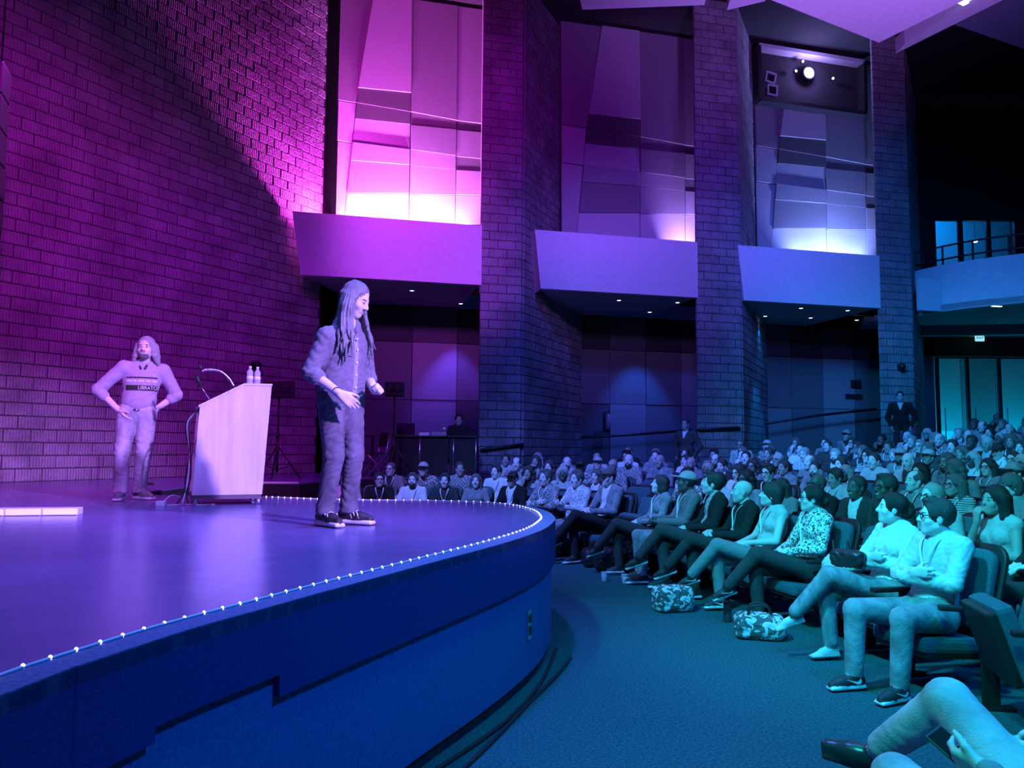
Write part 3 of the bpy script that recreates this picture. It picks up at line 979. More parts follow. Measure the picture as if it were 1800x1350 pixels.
# ---- ceiling
ZC = 12.6
MB_c = MB(); MB_c.box((4, 12, ZC + 0.1), (34, 40, 0.2)); tag(MB_c.build('ceiling', M['dark']), 'black upper ceiling void', kind='structure')
def cloud(name, px_pts, z, thick, m, words, extra=()):
    pts = [on_z(x, y, z) for x, y in px_pts] + [Vector((x, y, z)) for x, y in extra]
    o = MB().prism(pts, (0, 0, thick)).build(name, m)
    return tag(o, words, kind='structure')
cloud('ceiling_cloud', [(1300, -22), (1545, 75), (1712, -8)], 9.1, 0.2, M['plaster'], 'large white angled ceiling panel pointing toward the entrance', [(9.4, 10.0), (8.0, 6.0), (2.2, 8.0)])
# edge fascia beside the large cloud
a = on_z(1590, 78, 9.2); b = on_z(1745, -22, 9.2)
tag(MB().prism([a, b, b + Vector((0.45, 0.25, 0)), a + Vector((0.0, 0.35, 0))], (0, 0, 0.3)).build('ceiling_edge', M['soffit']), 'pale edge strip beside the large ceiling panel', kind='structure')
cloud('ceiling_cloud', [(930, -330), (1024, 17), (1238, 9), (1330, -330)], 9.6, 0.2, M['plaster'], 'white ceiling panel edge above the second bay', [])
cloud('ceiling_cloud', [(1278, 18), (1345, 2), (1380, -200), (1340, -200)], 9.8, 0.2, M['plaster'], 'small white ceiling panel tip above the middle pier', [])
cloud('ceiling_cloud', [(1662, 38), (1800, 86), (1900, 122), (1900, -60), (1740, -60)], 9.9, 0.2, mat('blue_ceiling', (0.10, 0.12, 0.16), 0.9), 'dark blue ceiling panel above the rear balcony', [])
# lamp in ceiling edge
p = on_z(1690, 2, 9.16)
o = empty('ceiling_lamp', p, 0.5, 'bright lamp at the edge of the large ceiling panel', 'lamp')
MB().box((0, 0, 0), (0.26, 0.10, 0.05), bev=.01).build('diffuser', M['lampglow'], o)
MB().box((0, 0, 0.04), (0.32, 0.16, 0.04)).build('housing', M['white'], o)
# ------------------------------------------------------------------ smooth-union body modeller
def vec(*a):
    return np.array(a, dtype=np.float64)
class SDF:
    def __init__(s):
        s.p = []          # geometry: (fn, lo, hi, k, mat, op)
        s.paint = []      # colour regions: (fn, mat, only)
    def cap(s, a, b, ra, rb, m, k=0.02, op=1):
        a = np.asarray(a, float); b = np.asarray(b, float)
        ba = b - a; bb = max(1e-9, float(ba @ ba))
        def fn(X, Y, Z):
            px, py, pz = X - a[0], Y - a[1], Z - a[2]
            t = np.clip((px * ba[0] + py * ba[1] + pz * ba[2]) / bb, 0, 1)
            return np.sqrt((px - t * ba[0]) ** 2 + (py - t * ba[1]) ** 2 + (pz - t * ba[2]) ** 2) - (ra + (rb - ra) * t)
        r = max(ra, rb)
        s.p.append((fn, np.minimum(a, b) - r, np.maximum(a, b) + r, k, m, op))
        return s
    def ell(s, c, r, m, k=0.02, R=None, op=1):
        fn = s.ellf(c, r, R)
        c = np.asarray(c, float); mr = max(r)
        if R is None:
            s.p.append((fn, c - np.asarray(r), c + np.asarray(r), k, m, op))
        else:
            s.p.append((fn, c - mr, c + mr, k, m, op))
        return s
    @staticmethod
    def ellf(c, r, R=None):
        c = np.asarray(c, float); r = np.asarray(r, float)
        def fn(X, Y, Z):
            x, y, z = X - c[0], Y - c[1], Z - c[2]
            if R is not None:
                x, y, z = (R[0, 0] * x + R[1, 0] * y + R[2, 0] * z, R[0, 1] * x + R[1, 1] * y + R[2, 1] * z, R[0, 2] * x + R[1, 2] * y + R[2, 2] * z)
            x, y, z = x / r[0], y / r[1], z / r[2]
            k0 = np.sqrt(x * x + y * y + z * z)
            k1 = np.sqrt((x / r[0]) ** 2 + (y / r[1]) ** 2 + (z / r[2]) ** 2) + 1e-9
            return k0 * (k0 - 1) / k1
        return fn
    def rbox(s, c, h, rad, m, k=0.02, R=None, op=1):
        c = np.asarray(c, float); h = np.asarray(h, float)
        def fn(X, Y, Z):
            x, y, z = X - c[0], Y - c[1], Z - c[2]
            if R is not None:
                x, y, z = (R[0, 0] * x + R[1, 0] * y + R[2, 0] * z, R[0, 1] * x + R[1, 1] * y + R[2, 1] * z, R[0, 2] * x + R[1, 2] * y + R[2, 2] * z)
            qx, qy, qz = np.abs(x) - h[0] + rad, np.abs(y) - h[1] + rad, np.abs(z) - h[2] + rad
            return np.sqrt(np.maximum(qx, 0) ** 2 + np.maximum(qy, 0) ** 2 + np.maximum(qz, 0) ** 2) + np.minimum(np.maximum(qx, np.maximum(qy, qz)), 0) - rad
        mr = float(np.linalg.norm(h)) if R is not None else h
        s.p.append((fn, c - mr, c + mr, k, m, op))
        return s
    def half(s, fn, k=0.005):
        """cut everything where fn > 0 (applied last)"""
        s.p.append((lambda X, Y, Z: -fn(X, Y, Z), None, None, k, 0, -1))
        return s
    def region(s, fn, m, only=None):
        s.paint.append((fn, m, only))
        return s
    @staticmethod
    def axis(lo, hi, h, fine):
        out = [lo]
        while out[-1] < hi:
            x = out[-1]; st = h
            for a, b, hf in fine:
                if a - 0.5 * h <= x < b:
                    st = min(st, hf)
            out.append(x + st)
        return np.array(out)
    def build(s, name, mats, h=0.012, fx=(), fy=(), fz=(), wrinkle=None):
        lo = np.min([p[1] for p in s.p if p[1] is not None and p[5] > 0], axis=0) - 2.5 * h
        hi = np.max([p[2] for p in s.p if p[2] is not None and p[5] > 0], axis=0) + 2.5 * h
        ax = [s.axis(lo[i], hi[i], h, f) for i, f in enumerate((fx, fy, fz))]
        F = np.full([len(a) for a in ax], 1.0, dtype=np.float32)
        for fn, a, b, k, m, op in s.p:
            if a is None:
                sl = [slice(0, len(x)) for x in ax]
            else:
                pad = k + 2.2 * h
                sl = []
                for i in range(3):
                    i0 = max(0, int(np.searchsorted(ax[i], a[i] - pad)) - 1)
                    i1 = min(len(ax[i]), int(np.searchsorted(ax[i], b[i] + pad)) + 1)
                    sl.append(slice(i0, i1))
            if any(q.stop <= q.start for q in sl):
                continue
            X = ax[0][sl[0]][:, None, None]; Y = ax[1][sl[1]][None, :, None]; Z = ax[2][sl[2]][None, None, :]
            d = fn(X, Y, Z).astype(np.float32)
            f = F[tuple(sl)]
            if op > 0:
                hh = np.clip(0.5 + 0.5 * (f - d) / k, 0, 1)
                F[tuple(sl)] = f + (d - f) * hh - k * hh * (1 - hh)
            else:
                hh = np.clip(0.5 - 0.5 * (f + d) / k, 0, 1)
                F[tuple(sl)] = f + (-d - f) * hh + k * hh * (1 - hh)
        # surface nets
        S = F < 0
        nx, ny, nz = F.shape
        c8 = np.zeros((nx - 1, ny - 1, nz - 1), dtype=np.uint8)
        for dx in (0, 1):
            for dy in (0, 1):
                for dz in (0, 1):
                    c8 += S[dx:nx - 1 + dx, dy:ny - 1 + dy, dz:nz - 1 + dz]
        act = (c8 > 0) & (c8 < 8)
        ci = np.argwhere(act)
        idx = np.full(act.shape, -1, dtype=np.int64)
        idx[act] = np.arange(len(ci))
        P = np.zeros((len(ci), 3)); W = np.zeros(len(ci))
        for e in range(3):
            o1, o2 = [(1, 2), (0, 2), (0, 1)][e]
            for u in (0, 1):
                for v in (0, 1):
                    a = ci.copy(); a[:, o1] += u; a[:, o2] += v
                    b = a.copy(); b[:, e] += 1
                    fa = F[a[:, 0], a[:, 1], a[:, 2]].astype(float); fb = F[b[:, 0], b[:, 1], b[:, 2]].astype(float)
                    cr = (fa < 0) != (fb < 0)
                    t = np.where(cr, fa / np.where(cr, fa - fb, 1), 0)
                    q = np.stack([ax[i][a[:, i]] for i in range(3)], 1)
                    q2 = ax[e][b[:, e]]
                    q[:, e] = q[:, e] + (q2 - q[:, e]) * t
                    P[cr] += q[cr]; W[cr] += 1
        P /= np.maximum(W, 1)[:, None]
        quads = []
        for e in range(3):
            o1, o2 = [(1, 2), (2, 0), (0, 1)][e]
            sa = [slice(1, -1)] * 3; sa[e] = slice(0, -1)
            sb = [slice(1, -1)] * 3; sb[e] = slice(1, None)
            A = S[tuple(sa)]; B = S[tuple(sb)]
            for flip in (False, True):
                msk = (A & ~B) if not flip else (~A & B)
                g = np.argwhere(msk)
                off = np.ones(3, int); off[e] = 0
                g = g + off
                def cell(d1, d2):
                    h_ = g.copy(); h_[:, o1] -= d1; h_[:, o2] -= d2
                    return idx[h_[:, 0], h_[:, 1], h_[:, 2]]
                q = np.stack([cell(1, 1), cell(0, 1), cell(0, 0), cell(1, 0)], 1)
                if flip:
                    q = q[:, ::-1]
                quads.append(q)
        Q = np.concatenate(quads)
        # one relaxation pass
        nb = np.zeros_like(P); cnt = np.zeros(len(P))
        for a, b in ((0, 1), (1, 2), (2, 3), (3, 0)):
            np.add.at(nb, Q[:, a], P[Q[:, b]]); np.add.at(cnt, Q[:, a], 1)
            np.add.at(nb, Q[:, b], P[Q[:, a]]); np.add.at(cnt, Q[:, b], 1)
        P = P * 0.55 + nb / np.maximum(cnt, 1)[:, None] * 0.45
        C = P[Q].mean(1)
        best = np.full(len(C), 1e9); mi = np.zeros(len(C), dtype=np.int32)
        X, Y, Z = C[:, 0], C[:, 1], C[:, 2]
        for fn, a, b, k, m, op in s.p:
            if op > 0 and a is not None:
                ins = np.all((C > a - 0.06) & (C < b + 0.06), axis=1)
                if ins.any():
                    d = np.full(len(C), 1e9); d[ins] = fn(X[ins], Y[ins], Z[ins])
                    up = d < best
                    best[up] = d[up]; mi[up] = m
        for fn, m, only in s.paint:
            ins = fn(X, Y, Z) < 0
            if only is not None:
                ins &= np.isin(mi, only)
            mi[ins] = m
        if wrinkle:
            wm, amp, fr = wrinkle[:3]
            vm = np.zeros(len(P), dtype=np.int32)
            for j in range(4):
                vm[Q[:, j]] = mi
            nrm = np.cross(P[Q[:, 1]] - P[Q[:, 0]], P[Q[:, 2]] - P[Q[:, 0]])
            vn = np.zeros_like(P)
            for j in range(4):
                np.add.at(vn, Q[:, j], nrm)
            vn /= np.linalg.norm(vn, axis=1)[:, None] + 1e-12
            x, y, z = P[:, 0], P[:, 1], P[:, 2]
            w = np.sin(fr * (z * 1.1 + 0.35 * x) + 2.2 * np.sin(fr * 0.43 * (y + 0.7 * x)) + 1.7 * np.sin(fr * 0.31 * z + 1.3 * fr * 0.4 * x))
            w = np.abs(w) * 1.6 - 1.0 + 0.7 * np.abs(np.sin(fr * 0.9 * (0.6 * z - 0.8 * y + 0.3 * x) + 2 * np.sin(fr * 0.5 * x)))
            if len(wrinkle) > 3:      # hair strands run down from the crown
                cx, cy_ = wrinkle[3]
                th = np.arctan2(x - cx, -(y - cy_))
                rr = np.clip(np.hypot(x - cx, y - cy_) / .085 - .25, 0, 1)
                w = rr * np.sin(fr * th + 1.5 * np.sin(z * 22 + 3 * th)) + 0.6 * rr * np.sin(fr * 1.73 * th + 1.2 * np.sin(z * 31))
            P = P + vn * (np.isin(vm, wm) * np.where((vm == 3) & (len(mats) > 3), .45, 1.0) * amp * w)[:, None]
        me = bpy.data.meshes.new(name)
        me.vertices.add(len(P)); me.vertices.foreach_set('co', P.astype(np.float32).ravel())
        me.loops.add(len(Q) * 4); me.loops.foreach_set('vertex_index', Q.astype(np.int32).ravel())
        me.polygons.add(len(Q)); me.polygons.foreach_set('loop_start', np.arange(0, len(Q) * 4, 4, dtype=np.int32))
        me.polygons.foreach_set('material_index', mi)
        me.polygons.foreach_set('use_smooth', np.ones(len(Q), dtype=bool))
        for m in mats:
            me.materials.append(m)
        me.update(calc_edges=True)
        me.validate()
        return me

# body material slots
SKIN, TOP, INNER, PANTS, SHOE, SOLE, LIP, DARK, SOCK = range(9)
def head_frame(c, yaw, pitch, roll=0.0):
    """face looks along +y of the figure; yaw to its left is positive, pitch up is positive"""
    R = Matrix.Rotation(yaw, 3, 'Z') @ Matrix.Rotation(pitch, 3, 'X') @ Matrix.Rotation(roll, 3, 'Y')
    return np.array(c, float), np.array(R)
def add_head(s, c, R, sc=1.0, detail=True, jaw=1.0, beard=False):
    def T(x, y, z):
        return c + R @ vec(x, y, z) * sc
    def r3(a, b, d):
        return (a * sc, b * sc, d * sc)
    s.ell(T(0, -.012, .035), r3(.076, .096, .088), SKIN, .02, R)
    s.ell(T(0, .028, -.03), r3(.060 * jaw, .064, .088), SKIN, .025, R)
    s.ell(T(0, .058, -.092), r3(.028, .024, .022), SKIN, .02, R)
    s.cap(T(-.045, .0, -.055), T(0, .055, -.095), .024 * sc, .020 * sc, SKIN, .02)
    s.cap(T(.045, .0, -.055), T(0, .055, -.095), .024 * sc, .020 * sc, SKIN, .02)
    s.cap(T(-.034, .076, .022), T(.034, .076, .022), .012 * sc, .012 * sc, SKIN, .014)
    for sx in (-1, 1):
        s.ell(T(sx * .031, .098, .003), r3(.019, .016, .013), SKIN, .012, R, op=-1)
        s.ell(T(sx * .031, .076, .003), r3(.0135, .0135, .0125), SKIN, .006, R)
        s.ell(T(sx * .040, .058, -.028), r3(.024, .022, .022), SKIN, .02, R)
        s.ell(T(sx * .077, -.006, -.008), r3(.009, .021, .032), SKIN, .008, R)
    s.cap(T(0, .088, .012), T(0, .108, -.026), .009 * sc, .013 * sc, SKIN, .012)
    s.cap(T(-.012, .096, -.030), T(.012, .096, -.030), .009 * sc, .009 * sc, SKIN, .008)
    s.cap(T(-.018, .083, -.056), T(.018, .083, -.056), .008 * sc, .008 * sc, SKIN, .01)
    s.cap(T(-.015, .081, -.067), T(.015, .081, -.067), .009 * sc, .009 * sc, SKIN, .01)
    if detail:
        s.region(SDF.ellf(T(0, .090, -.060), r3(.024, .016, .010), R), LIP, [SKIN])
        for sx in (-1, 1):
            s.region(SDF.ellf(T(sx * .031, .088, .003), r3(.0105, .014, .0058), R), DARK, [SKIN])
            s.region(SDF.ellf(T(sx * .034, .088, .026), r3(.020, .022, .0045), R), DARK, [SKIN])
    if beard:
        s.ell(T(0, .050, -.085), r3(.058, .050, .050), DARK, .02, R)
        s.region(lambda X, Y, Z: SDF.ellf(T(0, .075, -.062), r3(.040, .04, .022), R)(X, Y, Z), DARK, [SKIN])
        s.region(SDF.ellf(T(0, .093, -.062), r3(.018, .016, .006), R), LIP, None)
def nrm(v):
    v = np.asarray(v, float)
    return v / (np.linalg.norm(v) + 1e-12)
def rot_about(v, ax, a):
    ax = nrm(ax)
    return v * math.cos(a) + np.cross(ax, v) * math.sin(a) + ax * (ax @ v) * (1 - math.cos(a))
def add_hand(s, w, d, n, side, curl=0.5, sc=1.0, m=SKIN, point=False, k=0.006, thumb_in=0.3, fr=1.0):
    """w wrist, d direction of the hand, n palm normal, side +1: thumb on d x n side"""
    w = np.asarray(w, float); d = nrm(d); n = np.asarray(n, float); n = nrm(n - d * (n @ d)); t = np.cross(d, n) * side
    L = [.072, .082, .076, .058]
    for i, lat in enumerate((.029, .010, -.010, -.028)):
        kn = w + d * (.088 - abs(i - 1) * .004) * sc + t * lat * sc
        s.cap(w + t * lat * 0.55 * sc + d * .012, kn, .0165 * sc, .0125 * sc, m, .012)
        c = curl * (1 + 0.12 * i)
        if point and i == 0: c = 0.08
        if point and i == 1: c = min(c, 0.35)
        dd = d.copy(); q = kn
        for j, f in enumerate((.45, .32, .25)):
            dd = rot_about(dd, np.cross(d, n), c * (0.8 if j == 0 else 1.0))
            e = q + dd * L[i] * f * sc
            s.cap(q, e, (.0098 - .001 * j) * sc * fr, (.0090 - .001 * j) * sc * fr, m, k)
            q = e
    b = w + d * .022 * sc + t * .022 * sc
    td = nrm(d * .72 + t * .62 + n * thumb_in)
    e = b + td * .045 * sc
    s.cap(b, e, .0155 * sc, .0118 * sc, m, .012)
    td2 = nrm(td + d * .45 + n * curl * 0.5 - t * curl * .3)
    e2 = e + td2 * .030 * sc
    s.cap(e, e2, .0112 * sc, .0098 * sc, m, k)
    s.cap(e2, e2 + td2 * .020 * sc, .0098 * sc, .0078 * sc, m, k)
def add_shoe(s, ank, toe_dir, sc=1.0, up=None, kind='sneaker'):
    ank = np.asarray(ank, float); f = nrm(toe_dir)
    u = vec(0, 0, 1) if up is None else np.asarray(up, float)
    u = nrm(u - f * (u @ f))
    def P(a, b, l=0.0):
        return ank + f * a * sc + u * b * sc + np.cross(f, u) * l * sc
    if kind == 'sneaker':
        s.cap(P(-.035, -.045), P(.10, -.052), .040 * sc, .037 * sc, SHOE, .02)
        s.cap(P(.08, -.054), P(.165, -.062), .040 * sc, .027 * sc, SHOE, .02)
        s.cap(P(0.0, .0), P(.02, -.03), .046 * sc, .042 * sc, SHOE, .02)
    elif kind == 'pointed':
        s.cap(P(-.035, -.045), P(.08, -.055), .036 * sc, .034 * sc, SHOE, .02)
        s.cap(P(.06, -.058), P(.19, -.074), .034 * sc, .010 * sc, SHOE, .02)
    else:
        s.cap(P(-.04, -.045), P(.10, -.055), .040 * sc, .037 * sc, SHOE, .02)
        s.cap(P(.08, -.056), P(.175, -.062), .038 * sc, .028 * sc, SHOE, .02)
    R = np.stack([f, np.cross(u, f), u], 1)
    s.rbox(P(.062, -.083), (.132 * sc, .041 * sc, .013 * sc), .012 * sc, SOLE, .006, R)

def frameset(a, b):
    return nrm(np.asarray(b, float) - np.asarray(a, float))
GRID_HEAD = 0.0065
def seated(name, mats, legs='normal', arms='lap', sleeves='long', yaw=0.0, pitch=0.08, lean=0.0, female=False, jacket=False, h=0.013, head_h=0.0075, shoe='sneaker', beard=False, big=1.0, head_fwd=0.0, over=None, jaw=1.0, hands_curl=0.6, capri=False, wr=0.003, roll=0.0, fine=None, pant_r=1.0):
    s = SDF()
    J = dict(pel=vec(0, 0, .50), bel=vec(0, -.05 + lean * .3, .66), che=vec(0, -.11 + lean * .7, .84), nk=vec(0, -.13 + lean, .985), hd=vec(0, -.075 + lean * 1.1 + head_fwd, 1.125),
             sr=vec(.175, -.12 + lean, .945), sl=vec(-.175, -.12 + lean, .945))
    if female:
        J['sr'][0] = .155; J['sl'][0] = -.155
    # arms: elbows, wrists, hand directions, palm normals
    A = {
        'lap': ((.232, -.01, .70), (.075, .20, .665), (-.45, .85, -.15), (0, 0, -1), (-.232, -.01, .70), (-.065, .22, .67), (.45, .85, -.15), (0, 0, -1)),
        'folded': ((.232, .02, .73), (-.05, .15, .775), (-1, .0, .15), (0, -1, 0), (-.232, .02, .72), (.05, .175, .735), (1, .0, .12), (0, -1, 0)),
        'chin': ((.20, .10, .69), (.055, .075, .955), (-.1, .1, 1), (0, -1, .1), (-.23, .01, .70), (.02, .14, .70), (1, .3, 0), (0, 0, -1)),
        'rest': ((.24, -.04, .70), (.235, .21, .69), (-.1, 1, -.1), (0, 0, -1), (-.24, -.04, .70), (-.235, .21, .69), (.1, 1, -.1), (0, 0, -1)),
        'phone': ((.23, .03, .71), (.06, .24, .74), (-.25, .8, .45), (-.3, -.5, .8), (-.23, .03, .71), (-.06, .24, .74), (.25, .8, .45), (.3, -.5, .8)),
        'clasp': ((.232, .02, .69), (.05, .26, .70), (-.55, .8, .1), (-.6, 0, -.6), (-.232, .02, .69), (-.05, .26, .69), (.55, .8, .1), (.6, 0, -.6)),
    }[arms]
    eR, wR, dR, nR, eL, wL, dL, nL = [np.array(v, float) for v in A]
    if lean and arms in ('folded', 'chin', 'phone'):
        for v in (wR, wL): v[1] += lean * .6
    # legs
    LG = {
        'normal': ((.10, .0, .48), (.13, .46, .51), (.13, .44, .11), (.05, 1, -.02), (-.10, .0, .48), (-.13, .46, .51), (-.13, .47, .11), (-.05, 1, -.02)),
        'spread': ((.10, .0, .48), (.23, .43, .51), (.22, .46, .11), (.3, 1, -.02), (-.10, .0, .48), (-.23, .43, .51), (-.20, .47, .11), (-.3, 1, -.02)),
        'cross_r': ((.10, .01, .50), (.00, .48, .64), (-.13, .70, .34), (-.25, .9, -.35), (-.10, .0, .48), (-.09, .45, .51), (-.07, .43, .11), (-.05, 1, -.02)),
        'cross_l': ((.10, .0, .48), (.09, .45, .51), (.07, .43, .11), (.05, 1, -.02), (-.10, .01, .50), (.00, .48, .64), (.13, .70, .34), (.25, .9, -.35)),
        'stretch': ((.10, .0, .48), (.12, .47, .47), (.10, .80, .12), (.1, .9, .3), (-.10, .0, .48), (-.12, .47, .47), (-.08, .84, .12), (-.1, .9, .3)),
        'tuck': ((.10, .0, .48), (.12, .45, .51), (.10, .30, .12), (.0, 1, -.1), (-.10, .0, .48), (-.12, .45, .51), (-.06, .33, .12), (0, 1, -.1)),
    }[legs]
    hR, kR, aR, tR, hL, kL, aL, tL = [np.array(v, float) for v in LG]
    if over:
        L_ = locals()
        for key, val in over.items():
            if key in J:
                J[key] = np.array(val, float)
            else:
                L_[key][:] = val
    g = big
    # torso
    s.cap(J['pel'] + vec(-.075, 0, 0), J['pel'] + vec(.075, 0, 0), .118 * g, .118 * g, PANTS, .04)
    s.ell(J['bel'] - vec(0, 0, .03), (.152 * g, .122 * g, .15), TOP, .05)
    ch = .158 if female else .172
    s.ell(J['che'], (ch * g, .112 * g, .17), TOP, .05)
    s.cap(J['sl'] * vec(.9, 1, 1), J['sr'] * vec(.9, 1, 1), .068 * g, .068 * g, TOP, .05)
    s.cap(J['nk'] + vec(-.05, 0, .005), J['nk'] + vec(.05, 0, .005), .058, .058, TOP, .05)
    if female:
        for sx in (-1, 1):
            s.ell(J['che'] + vec(sx * .07, .085, .0), (.06, .05, .06), TOP, .04)
    # neck, head
    C, R = head_frame(J['hd'], yaw, pitch, roll)
    s.cap(J['nk'] + vec(0, .005, .02), C + R @ vec(0, -.02, -.05), .056 if not female else .048, .052 if not female else .046, SKIN, .015)
    add_head(s, C, R, 1.0 if not female else .95, True, jaw, beard)
    # arms
    arm = 0.92 if female else 1.0
    slv = {'long': 2, 'short': 1, 'none': 0, 'rolled': 1.5}[sleeves]
    for sh, el, wr_, dd, nn, side in ((J['sr'], eR, wR, dR, nR, 1), (J['sl'], eL, wL, dL, nL, -1)):
        if slv >= 1:
            mid = sh + (el - sh) * (1.0 if slv > 1 else .72)
            s.cap(sh, mid, .062 * arm * g, .052 * arm * g, TOP, .03)
            s.cap(sh, el, .05 * arm, .043 * arm, SKIN if slv == 1 else TOP, .012)
        else:
            s.cap(sh, el, .050 * arm, .042 * arm, SKIN, .02)
        if slv == 2:
            s.cap(el, wr_ + (el - wr_) * .04, .049 * arm * g, .036 * arm, TOP, .02)
            s.cap(wr_ + (el - wr_) * .05, wr_, .027, .026, SKIN, .008)
        else:
            if slv == 1.5:
                s.cap(el, el + (wr_ - el) * .25, .052 * arm, .050 * arm, TOP, .02)
            s.cap(el, wr_, .041 * arm, .027 * arm, SKIN, .015)
        add_hand(s, wr_, dd, nn, side, hands_curl, 1.0 if not female else .92)
    # legs
    for hp, kn, an, tt in ((hR, kR, aR, tR), (hL, kL, aL, tL)):
        s.cap(hp, kn, .092 * g * pant_r, .070 * pant_r, PANTS, .03)
        e = an + (kn - an) * (.42 if capri else .06)
        s.cap(kn, e, .067 * pant_r, .054 * pant_r, PANTS, .02)
        s.cap(kn, an, .05, .036, SOCK, .01)
        add_shoe(s, an, tt, 1.0 if not female else .9, nrm(kn - an), shoe)
    if jacket:
        ym = J['che'][1]
        s.region(lambda X, Y, Z: np.where((Y > ym) & (Z > .56) & (Z < 1.03), np.abs(X) - (.018 + .055 * np.clip((Z - .60) / .38, 0, 1)), 1.0), INNER, [TOP])
    fx = []; fy = []; fz = [(J['hd'][2] - .13, J['hd'][2] + .14, head_h)]
    if head_h < h:
        fx = [(J['hd'][0] - .10, J['hd'][0] + .10, head_h)]
        fy = [(J['hd'][1] - .12, J['hd'][1] + .14, head_h)]
    if fine:
        fx = fx + fine[0]; fy = fy + fine[1]; fz = fz + fine[2]
    me = s.build(name, mats, h, fx, fy, fz, ([TOP, PANTS, INNER], wr, 58) if wr else None)
    return me, (C, R), J

# ------------------------------------------------------------------ hair, hats, glasses (head space)
HM = dict(
    black=mat('hair_black', 0.02, 0.45, 0.5, 0.3, 40, 0.5, 90, stretch=(4, 4, .5)),
    dark=mat('hair_dark', 0.05, 0.45, 0.5, 0.3, 40, 0.5, 90, stretch=(4, 4, .5)),
    brown=mat('hair_brown', 0.13, 0.5, 0.5, 0.3, 40, 0.5, 90, stretch=(4, 4, .5)),
    fair=mat('hair_fair', 0.36, 0.5, 0.5, 0.3, 40, 0.5, 90, stretch=(4, 4, .5)),
    grey=mat('hair_grey', 0.50, 0.55, 0.5, 0.25, 40, 0.5, 90, stretch=(4, 4, .5)),
)
def hair_mesh(style):
    s = SDF()
    hi = 0.008
    face = ((0, .118, -.045), (.066, .075, .098))
    if style in ('short', 'crop', 'receding'):
        t = .012 if style == 'short' else .006
        s.ell((0, -.016, .038), (.078 + t, .097 + t, .089 + t * 1.3), 0, .02)
        if style == 'short':
            s.ell((0, .045, .112), (.055, .045, .022), 0, .02)
        s.ell(face[0], face[1], 0, .012, op=-1)
        s.ell((0, .112, .0), (.080, .070, .086), 0, .012, op=-1)
        if style == 'receding':
            s.ell((0, .06, .12), (.075, .075, .07), 0, .02, op=-1)
        s.half(lambda X, Y, Z: -.055 - Z + 0 * X + (Y + .0) * .45)
        for sx in (-1, 1):
            s.ell((sx * .085, .0, -.02), (.02, .024, .036), 0, .006, op=-1)
    elif style == 'bob':
        s.ell((0, -.018, .036), (.092, .108, .103), 0, .02)
        s.ell((0, -.035, -.05), (.098, .085, .095), 0, .03)
        s.ell((0, .118, -.03), (.062, .085, .112), 0, .014, op=-1)
        s.ell((0, .02, -.13), (.055, .07, .08), 0, .02, op=-1)
    elif style == 'long':
        s.ell((0, -.018, .038), (.090, .106, .102), 0, .02)
        for i in range(15):
            a = math.radians(-25 + 230 * i / 14)
            x, y = .078 * math.cos(a), -.03 - .07 * math.sin(a)
            z1 = -.26 - .05 * math.sin(i * 2.3)
            s.cap((x, y, .03), (x * 1.12, y - .015, -.12), .030, .028, 0, .018)
            s.cap((x * 1.12, y - .015, -.12), (x * 1.05, y - .02, z1), .028, .012, 0, .015)
        s.ell((0, .118, -.03), (.062, .085, .114), 0, .014, op=-1)
        s.ell((0, .03, -.20), (.075, .08, .12), 0, .02, op=-1)
    elif style == 'wavy':
        s.ell((0, -.018, .04), (.098, .112, .108), 0, .02)
        for i in range(15):
            a = math.radians(-20 + 220 * i / 14)
            x, y = .085 * math.cos(a), -.03 - .075 * math.sin(a)
            for j in range(4):
                s.ell((x * (1.1 + .12 * math.sin(i * 1.9 + j)), y + .012 * math.cos(i + j * 2), .01 - .05 * j), (.030, .030, .033), 0, .012)
        s.ell((0, .12, -.03), (.062, .085, .112), 0, .014, op=-1)
    elif style == 'bun':
        s.ell((0, -.018, .038), (.086, .105, .099), 0, .02)
        s.ell((0, -.115, .0), (.056, .048, .052), 0, .02)
        s.ell(face[0], face[1], 0, .012, op=-1)
        s.ell((0, .112, .0), (.082, .072, .088), 0, .012, op=-1)
        s.half(lambda X, Y, Z: -.060 - Z + 0 * X + Y * .5)
        for sx in (-1, 1):
            s.ell((sx * .085, .0, -.02), (.02, .024, .036), 0, .006, op=-1)
    elif style == 'ponytail':
        s.ell((0, -.018, .038), (.086, .105, .099), 0, .02)
        s.cap((0, -.10, .05), (0, -.15, .0), .03, .034, 0, .02)
        s.cap((0, -.15, .0), (0, -.14, -.18), .034, .012, 0, .02)
        s.ell(face[0], face[1], 0, .012, op=-1)
        s.ell((0, .112, .0), (.082, .072, .088), 0, .012, op=-1)
        s.half(lambda X, Y, Z: -.22 - Z + 0 * X + np.clip(Y + .09, 0, 1) * 3.5)
        for sx in (-1, 1):
            s.ell((sx * .085, .0, -.02), (.02, .024, .036), 0, .006, op=-1)
    elif style == 'fringe':
        s.ell((0, -.018, .040), (.094, .110, .106), 0, .02)
        s.ell((0, -.05, -.02), (.085, .07, .085), 0, .03)
        s.ell((0, .125, -.055), (.064, .085, .085), 0, .012, op=-1)
    elif style == 'cap':
        s.ell((0, -.016, .048), (.088, .107, .090), 0, .012)
        s.half(lambda X, Y, Z: .040 - Z + 0 * X + 0 * Y)
        s.ell((0, .115, .048), (.075, .085, .010), 0, .008)
    return s.build('hair_' + style, [HM['dark']], hi, wrinkle=([0], .0024, 34, (0, -.02)) if style not in ('cap',) else None)
HAIR = {st: hair_mesh(st) for st in ('short', 'crop', 'receding', 'bob', 'long', 'wavy', 'bun', 'ponytail', 'fringe', 'cap')}
